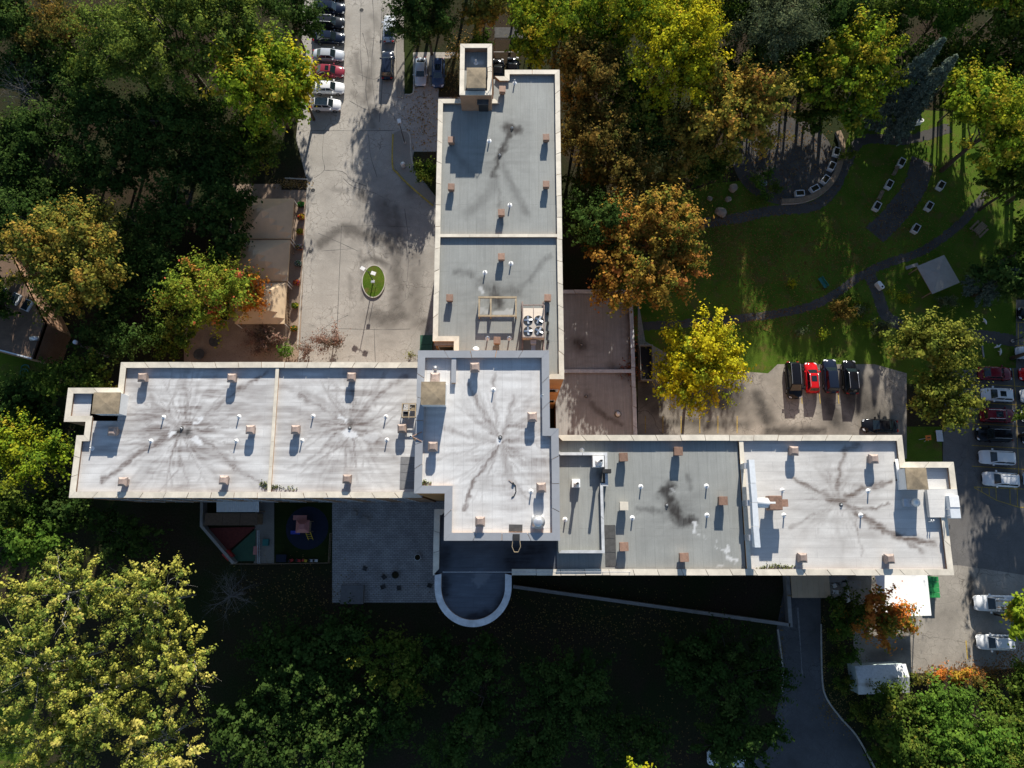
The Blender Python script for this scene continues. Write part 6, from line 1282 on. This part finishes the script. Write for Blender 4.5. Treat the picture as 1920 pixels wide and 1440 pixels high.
tree(800,45,68,58,6.5,'dkgreen','glossy dark green tree between drive and penthouse',gt,dens=115)
tree(905,35,42,35,6,'ochre','yellow-brown tree above the penthouse',gt)
tree(905,88,18,24,2.5,'bright','small bright green tree touching the penthouse top',gt)
tree(960,10,60,40,7,'ochre','yellow-brown tree at the top edge above the pergola',gt)
tree(1045,45,85,70,9,'yelgreen','yellow-green tree above the upper wing right corner',gt)
tree(1170,35,95,65,10.5,'yelgreen','lime tree at the top edge, centre right',gt,dens=100)
tree(1255,60,90,75,11,'yellow','yellow-green tree at the top, above the brightest yellow one',gt,dens=100)
tree(1258,130,100,78,10.0,'lemon','brightest yellow tree upper right of the building',gt,dens=110)
tree(1092,150,62,90,8,'rust','rust-brown tree beside the upper wing corner',gt,dens=95)
tree(1110,260,60,70,6.5,'rust','olive-brown tree along the upper wing right wall',gt,dens=85)
tree(1190,220,60,60,5.5,'green','shaded green tree between rust and golden trees',gt)
tree(1370,215,92,88,8.5,'gold','golden orange tree left of the round garden court',gt,dens=105)
tree(1270,270,80,70,5.5,'ochre','ochre shaded tree below the bright yellow tree',gt,dens=90)
tree(1250,365,40,45,5,'orange','small orange tree above the large orange maple',gt,dens=90)
tree(1165,330,60,60,6,'rust','dark undergrowth tree near the upper wing wall',gt,dens=80)
tree(1120,425,55,62,7.5,'dkgreen','dark bushy tree between wing wall and orange maple',gt,dens=110)
tree(1450,65,90,80,11,'grey','grey-green willow-like tree at the top right',gt,dens=110,leaf=.26)
tree(1400,140,50,50,7,'dkgreen','dark tree behind the golden orange tree',gt)
tree(1560,30,75,55,10.5,'dkgreen','dark green tree at the top edge right of the willow-like one',gt)
tree(1660,35,50,45,7.5,'green','grey-green tree at the top edge beside the spruces',gt)
tree(1590,150,78,98,8.5,'yelgreen','yellow-green maple above the curved garden wall',gt,dens=105)
tree(1510,150,50,62,7,'olive','sparse olive tree left of the garden maple',gt,dens=100)
tree(1755,35,62,62,8,'bright','lime green tree at the top behind the spruces',gt,dens=95)
tree(1890,85,65,70,9.5,'green','dark green tree in the top right corner',gt)
tree(1880,10,70,40,11,'yelgreen','yellow-green tree cut by the top right corner',gt)
tree(1855,245,92,120,10.5,'yelgreen','large golden-green tree at the right edge',gt,dens=110,rz=7.5)
tree(1900,350,60,60,7,'green','green tree at the right edge below the golden-green one',gt)
gx = 'unseen shade trees beyond the top edge'  # unseen trees, added for the shade they cast on parking bay and garden
for px, py, r_, zc, pal, lab in ((800,-165,80,9.5,'green','unseen shade tree further beyond the top edge right of the drive'),(880,-160,75,9.5,'green','unseen shade tree further beyond the top edge above the penthouse'),(835,-110,60,7,'green','smaller unseen shade tree beyond the top edge above the parking bay'),(800,-70,75,9,'green','unseen shade tree beyond the top edge right of the drive'),(890,-55,65,9,'green','unseen shade tree beyond the top edge above the penthouse'),(20,-80,80,10,'green','added shade tree beyond the top left corner'),
    (1330,-70,90,12,'green','added shade tree beyond the top edge above the yellow tree'),(1740,-70,95,13,'green','added shade tree beyond the top edge above the spruces'),(1880,-70,95,13,'green','added shade tree beyond the top edge, far right'),(2020,0,90,13,'green','added shade tree beyond the top right corner'),(2020,150,80,12,'green','added shade tree beyond the right edge, upper'),(2010,300,80,12,'green','added shade tree beyond the right edge, lower')):
    tree(px, py, r_, r_*.9, zc, pal, lab, gx, dens=66 if px < 1000 else 34)  # right-hand crowns kept thin so the sun dapples through
gf = 'understorey trees'
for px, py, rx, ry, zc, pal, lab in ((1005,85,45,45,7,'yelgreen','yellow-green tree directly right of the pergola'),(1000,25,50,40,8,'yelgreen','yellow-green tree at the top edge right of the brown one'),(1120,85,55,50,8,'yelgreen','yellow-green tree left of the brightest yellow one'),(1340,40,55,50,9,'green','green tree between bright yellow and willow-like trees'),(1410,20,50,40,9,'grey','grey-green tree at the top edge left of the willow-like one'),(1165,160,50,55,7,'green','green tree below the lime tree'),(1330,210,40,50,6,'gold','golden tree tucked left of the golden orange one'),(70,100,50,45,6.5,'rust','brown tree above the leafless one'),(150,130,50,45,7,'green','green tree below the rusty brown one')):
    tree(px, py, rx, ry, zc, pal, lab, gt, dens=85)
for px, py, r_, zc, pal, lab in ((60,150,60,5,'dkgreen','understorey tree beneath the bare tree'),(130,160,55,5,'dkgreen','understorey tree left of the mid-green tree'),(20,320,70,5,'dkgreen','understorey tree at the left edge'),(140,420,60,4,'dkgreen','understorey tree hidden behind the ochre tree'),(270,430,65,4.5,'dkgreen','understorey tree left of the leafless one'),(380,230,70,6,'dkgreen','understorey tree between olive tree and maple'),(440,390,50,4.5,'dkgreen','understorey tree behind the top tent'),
    (220,560,60,4,'dkgreen','understorey tree right of the ochre tree'),(1100,350,50,4,'dkgreen','understorey tree by the upper wing wall'),(1200,280,60,4.5,'dkgreen','understorey tree below the lime tree'),(1320,130,55,6,'dkgreen','understorey tree right of the brightest yellow tree'),(1500,90,60,6,'dkgreen','added understorey shade tree below the willow-like one'),(1720,120,45,4,'dkgreen','understorey tree between the spruces'),(1800,130,60,6,'green','understorey tree right of the spruces'),(1790,200,45,4,'dkgreen','understorey tree above the white garden bin'),
    (1440,105,55,5,'dkgreen','added understorey shade tree behind the golden tree, left of the maple'),(1570,85,55,6,'dkgreen','added understorey shade tree behind the garden maple'),(1640,110,50,6,'dkgreen','added understorey shade tree left of the spruces'),(1860,160,55,6,'dkgreen','added understorey shade tree above the golden-green tree'),(1425,185,48,4.5,'dkgreen','understorey tree above the round garden court'),(1530,205,48,4.5,'green','understorey tree under the garden maple'),(1690,200,40,3.5,'dkgreen','understorey tree right of the teal bench'),(1320,320,45,4,'green','understorey tree below the golden orange tree'),(130,960,60,4,'dkgreen','understorey tree below the left wing stair'),(230,1000,60,4,'dkgreen','understorey tree below the left wing'),(640,1190,60,4,'dkgreen','understorey tree below the terrace'),(830,1230,50,4,'dkgreen','understorey tree below left of the bay'),(1180,1380,70,4.5,'dkgreen','understorey tree at the bottom centre right'),(840,1400,60,4.5,'dkgreen','understorey tree at the bottom centre left'),(620,1400,70,3.2,'dkgreen','understorey tree at the bottom left of centre')):  # low trees near the willow-like tree, maple and spruces added to shade court and lawn
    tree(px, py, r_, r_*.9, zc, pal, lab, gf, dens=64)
gc = 'trees around the right-hand garden'
tree(1212,475,108,112,7.5,'orange','large orange maple right of the upper wing',gc,dens=130,open_=.2)
tree(1312,680,90,84,6.0,'lemon','bright yellow maple beside the low tan roof',gc,dens=105,open_=.3)
tree(1740,650,78,60,6,'olive','ochre-green tree left of the right-hand lot',gc,dens=105)
tree(1752,752,70,55,5.5,'olive','olive tree hanging over the lot entrance',gc,dens=115)
tree(1885,525,52,50,6.5,'dkgreen','dark tree at the right edge above the lot',gc)
tree(1935,460,60,60,8,'green','green tree cut by the right edge above the lot',gc)
tree(1990,640,80,80,9,'green','tall green tree just beyond the right edge',gc)
tree(2010,800,80,80,9,'green','second tall green tree beyond the right edge',gc)
gb = 'trees below the building'
tree(60,855,66,66,7,'yelgreen','yellow-green tree left of the white wing',gb)
tree(15,950,60,60,7,'green','green tree at the left edge below the white wing',gb)
tree(60,1010,60,50,6,'bright','fresh green tree beside the tall poplars',gb)
tree(140,1110,110,85,11,'poplar','tall pale-yellow poplar, uppermost of the bottom left group',gb,dens=66,leaf=.27,bark='bark_w',open_=.5,nl=26,clump=.5,twigs=1,thin=.8,wide=1.05)
tree(290,1130,90,90,10.5,'poplar','pale-yellow poplar on the right of the bottom left group',gb,dens=66,leaf=.27,bark='bark_w',open_=.5,nl=26,clump=.5,twigs=1,thin=.8)
tree(330,1240,85,85,10,'poplar','pale-yellow poplar with white forked branches',gb,dens=66,leaf=.27,bark='bark_w',open_=.6,nl=26,clump=.5,twigs=1,thin=.8)
tree(90,1250,120,95,11.5,'poplar','widest pale-yellow poplar at the left edge',gb,dens=66,leaf=.27,bark='bark_w',open_=.5,nl=26,clump=.5,twigs=1,thin=.8,wide=1.05)
tree(190,1300,100,80,10,'poplar','pale-yellow poplar in the middle of the bottom left group',gb,dens=66,leaf=.27,bark='bark_w',open_=.5,nl=26,clump=.5,twigs=1,thin=.8)
tree(110,1390,110,80,10,'poplar','pale-yellow poplar in the bottom left corner',gb,dens=66,leaf=.27,bark='bark_w',open_=.5,nl=26,clump=.5,twigs=1,thin=.8)
tree(300,1390,90,70,9.5,'poplar','pale-yellow poplar at the bottom edge',gb,dens=66,leaf=.27,bark='bark_w',open_=.5,nl=26,clump=.5,twigs=1,thin=.8)
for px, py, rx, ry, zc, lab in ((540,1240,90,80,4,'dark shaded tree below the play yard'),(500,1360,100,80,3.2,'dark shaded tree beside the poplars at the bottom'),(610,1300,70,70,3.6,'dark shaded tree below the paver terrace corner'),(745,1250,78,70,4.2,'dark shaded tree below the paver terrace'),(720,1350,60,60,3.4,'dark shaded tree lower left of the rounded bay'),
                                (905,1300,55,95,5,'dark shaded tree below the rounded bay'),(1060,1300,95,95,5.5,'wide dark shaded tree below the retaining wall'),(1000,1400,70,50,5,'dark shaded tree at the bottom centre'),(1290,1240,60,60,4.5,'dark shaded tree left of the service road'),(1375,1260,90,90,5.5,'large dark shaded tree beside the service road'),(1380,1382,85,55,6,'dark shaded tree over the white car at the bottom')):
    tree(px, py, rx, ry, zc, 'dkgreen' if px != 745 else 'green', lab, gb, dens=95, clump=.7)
tree(1195,1448,28,22,11,'yellow','yellow treetop poking up at the bottom edge',gb,rz=2.5)
gr = 'trees around the service yard'
tree(1638,1152,62,52,4.6,'flame','flame orange maple beside the white tent',gr,dens=100)
tree(1580,1150,38,40,3.6,'green','shaded green tree left of the flame orange maple',gr)
tree(1596,1232,17,16,1.6,'bright','small bright green shrub left of the shed',gr,rz=1.2,name='shrub',cat='shrub',leaf=.24)
for px, py, rx, ry, zc, pal, lab in ((1690,1330,62,50,4,'green','green tree overhanging the storage shed'),(1760,1330,70,55,5,'bright','fresh green tree right of the storage shed'),(1700,1400,70,55,5,'green','green tree below the storage shed'),(1800,1400,85,60,5.5,'bright','green tree at the bottom right, largest of the thicket'),(1870,1360,55,60,4.5,'green','green tree right of the thicket'),(1890,1430,60,50,5,'olive','olive tree in the bottom right corner'),(1740,1445,70,40,5,'olive','olive-tipped tree at the bottom edge of the thicket')):
    tree(px, py, rx, ry, zc, pal, lab, gr, dens=105)
tree(1912,1160,34,42,4.5,'yelgreen','yellow-green tree over the pickup truck',gr); tree(1922,1290,50,55,4,'green','green tree at the right edge below the white car',gr)
tree(1790,1268,52,13,.55,'flame','low rust-orange hedge along the service yard, left part',gr,.5,dens=150,leaf=.2,name='hedge',cat='hedge'); tree(1850,1285,30,20,.6,'rust','low rust-brown hedge in the shade of the white car',gr,.5,dens=140,leaf=.2,name='hedge',cat='hedge'); tree(1730,1275,22,12,.6,'ochre','low ochre hedge beside the shed',gr,.5,dens=140,leaf=.2,name='hedge',cat='hedge')
for px, py, r_, z_, lab in ((1565,1190,16,.9,'low dark shrub beside the service road, upper'),(1572,1235,18,.9,'low dark shrub beside the service road, middle'),(1580,1285,20,1.0,'low dark shrub left of the storage shed'),(1610,1330,24,1.1,'leafy shrub below left of the storage shed'),(1640,1365,24,1.2,'leafy shrub at the bend of the service road'),(1655,1420,26,1.4,'leafy shrub at the bottom edge beside the service road')):
    tree(px, py, r_, r_, z_, 'green', lab, 'shrubs beside the service road', z_*.8, dens=120, leaf=.22, name='shrub', cat='shrub', nl=6)
gg = 'garden shrubs'
for px, py, r_, z_, pal, lab in ((1575,580,24,1.3,'rust','brown seed-headed shrub, largest in the garden bed'),(1600,557,12,.8,'green','dark green clump at the top of the garden bed'),(1586,561,10,.7,'bright','green clump left in the garden bed'),(1605,568,7,.5,'yelgreen','lime tuft in the garden bed, upper'),(1605,602,6,.4,'yelgreen','lime tuft in the garden bed, lower left'),(1628,606,6,.4,'yelgreen','lime tuft in the garden bed, lower right'),(1625,572,8,.6,'green','green clump right in the garden bed'),(1612,583,12,.8,'grey','grey-green clump in the middle of the bed'),
                                 (1503,623,12,.8,'grey','silvery ornamental grass on the lawn'),(1545,628,10,.7,'yelgreen','small light green shrub on the lawn'),(1650,616,20,1.1,'grey','silver-green shrub beside the ochre tree'),(1672,546,9,.6,'yelgreen','yellow-green shrub below the white bin'),(1696,560,12,.6,'yelgreen','yellow-green shrub left of the gazebo'),(1485,532,9,.6,'yellow','tiny yellow sapling left of the teal bench'),(1775,565,18,1.4,'grey','blue-grey dwarf conifer below the gazebo'),
                                 (1420,345,16,1.0,'bright','green shrub left of the bird bath'),(1432,370,14,.9,'bright','green shrub below the bird bath'),(1455,355,16,1.0,'green','dark green shrub right of the bird bath'),(1415,378,12,.8,'green','green shrub at the left of the round court bed'),(1440,328,12,.8,'bright','leafy shrub above the bird bath'),(1590,290,16,1.0,'green','green shrub outside the curved seat wall'),(1880,470,26,1.6,'dkgreen','dark shrub at the right lawn edge')):
    tree(px, py, r_, r_, z_, pal, lab, gg, max(.4,z_*.8), dens=130, leaf=.2, name='shrub', cat='shrub', nl=6)
# bare trees
def bare_tree(px, py, r_, zc, label):
    TREE_N[0] += 1; seed = 900+TREE_N[0]; x, y = P(px, py, zc); w = r_/SC(py, zc); rs = np.random.RandomState(seed); cc = rs.normal(0,1,(40,3)); cc /= np.linalg.norm(cc,axis=1)[:,None]; cc[:,2] = abs(cc[:,2]); cc *= np.array([w,w,w*.9])*rs.uniform(.6,1,(40,1))
    t = thing('bare_tree', label, 'tree', (x,y,0), 0, 'leafless trees'); link('trunk', limbs(zc*.8, cc, w, .16, seed, M['bark_g'], 40, .5, 5), t)
bare_tree(35,160,60,9,'leafless grey tree at the left edge near the top'); bare_tree(425,1120,55,6,'leafless grey tree below the play yard'); bare_tree(345,375,35,5,'leafless grey tree in the gloom above the tents')
# blue spruces
def spruce(px, py, h, w, label):
    TREE_N[0] += 1; x, y = P(px, py); rs = np.random.RandomState(TREE_N[0]); t = thing('spruce_tree', label, 'tree', (x,y,0), 0, 'blue spruces by the garden'); C = []; D = []; tr = MB(); tr.tube([(0,0,-.1),(0,0,h*.5),(0,0,h-.1)], [.24,.14,.03], 8); z = 1.6
    while z < h-.2:
        f = 1-(z-1.6)/(h-1.4); L = w*f**.8+.15; nb = int(6+7*f)
        for k in range(nb):
            a = rs.uniform(0,6.28); l = L*rs.uniform(.8,1.1); drop = -.28*l; ca, sa = math.cos(a), math.sin(a)
            if rs.rand() < .25: tr.tube([(0,0,z+.1),(ca*l*.9,sa*l*.9,z+drop)], [.03,.01], 4, False)
            m = int(12+l*34); s = rs.uniform(.05,1,m)**.8; side = rs.normal(0,.17,m)*(1.1-s*.5)*min(1,l)
            C.append(np.stack([ca*l*s-sa*side, sa*l*s+ca*side, z+drop*s*s+.1*(1-s)+rs.normal(0,.05,m)],1)); D.append(np.stack([np.full(m,ca),np.full(m,sa),np.full(m,.1)],1)+rs.normal(0,.35,(m,3)))
        z += .34
    C = np.concatenate(C); D = np.concatenate(D); D /= np.linalg.norm(D,axis=1)[:,None]; n = len(C); col = np.array([.16,.2,.15])*rs.uniform(.5,1.35,(n,1))
    link('crown', leaf_mesh('crown', C, D, .26*rs.uniform(.7,1.3,n), col, rs, .7), t); link('trunk', tr.mesh('trunk', M['bark'], True), t)
spruce(1638,222,17.5,2.6,'tall blue spruce leaning left of its twin'); spruce(1664,242,16.5,2.8,'tall blue spruce with bare lower trunk, right of its twin')
spruce(1828,548,9,2.4,'shorter dark conifer beside the gazebo')
# fallen leaves
def litter(spots, name, label, cols, size=.12, seed=3):
    rs = np.random.RandomState(seed); C = []
    for px, py, sx, sy, n_ in spots:
        for a, b in zip(rs.normal(px,sx,n_), rs.normal(py,sy,n_)): C.append((*P(a,b), .03))
    C = np.array(C); C[:,2] += rs.uniform(.01,.05,len(C)); D = rs.normal(0,.3,(len(C),3)); D[:,2] = 1; D /= np.linalg.norm(D,axis=1)[:,None]
    o = link(name, leaf_mesh(name, C, D, size*rs.uniform(.6,1.3,len(C)), np.array(cols)[rs.randint(0,len(cols),len(C))]*rs.uniform(.6,1.2,(len(C),1)), rs, .8)); o['kind'] = 'stuff'; o['label'] = label; o['category'] = 'leaves'
litter([(548,344,14,5,500),(850,150,9,28,900),(868,100,12,18,500),(800,230,25,40,500)], 'fallen_leaves', 'yellow fallen leaves beside the penthouse', [(.4,.25,.07),(.3,.18,.05),(.45,.3,.15)], .2)
litter([(1400,480,80,60,4500),(1340,430,50,40,2500),(1560,470,80,50,3000),(1700,400,70,60,2000),(1480,300,60,40,1500),(1450,600,90,20,1200)], 'fallen_leaves', 'fallen leaves scattered over the garden lawn', [(.25,.14,.05),(.3,.2,.06),(.2,.09,.03)], .15, 4)
litter([(1150,1160,110,30,700),(1010,1200,80,60,500),(560,1110,60,30,500),(1240,1380,60,40,300),(1544,1230,2,40,200),(1560,1330,12,14,200),(1600,1300,25,40,500),(1465,1240,3,50,150)], 'fallen_leaves', 'fallen leaves in the shaded ground below the building', [(.25,.16,.06),(.3,.22,.08)], .16, 5)
litter([(1840,1262,35,12,900),(1790,1258,40,6,500),(1900,1240,20,25,500)], 'fallen_leaves', 'rust-coloured fallen leaves around the white car', [(.35,.15,.05),(.3,.18,.06)], .17, 6)
litter([(1175,706,10,8,300),(1180,640,4,40,200)], 'fallen_leaves', 'red leaves gathered in the corner of the low tan roof', [(.25,.06,.03),(.2,.1,.05)], .17, 7)
bpy.data.objects[[o.name for o in COL.objects if o.name.startswith('fallen_leaves')][-1]].location.z = RL
for l_, o_ in LABELS.items():
    if len(o_) > 1: print('DUPLICATE LABEL', l_, o_)
print('TRIS', sum(len(m.loops)-2*len(m.polygons) for m in bpy.data.meshes if m.users))
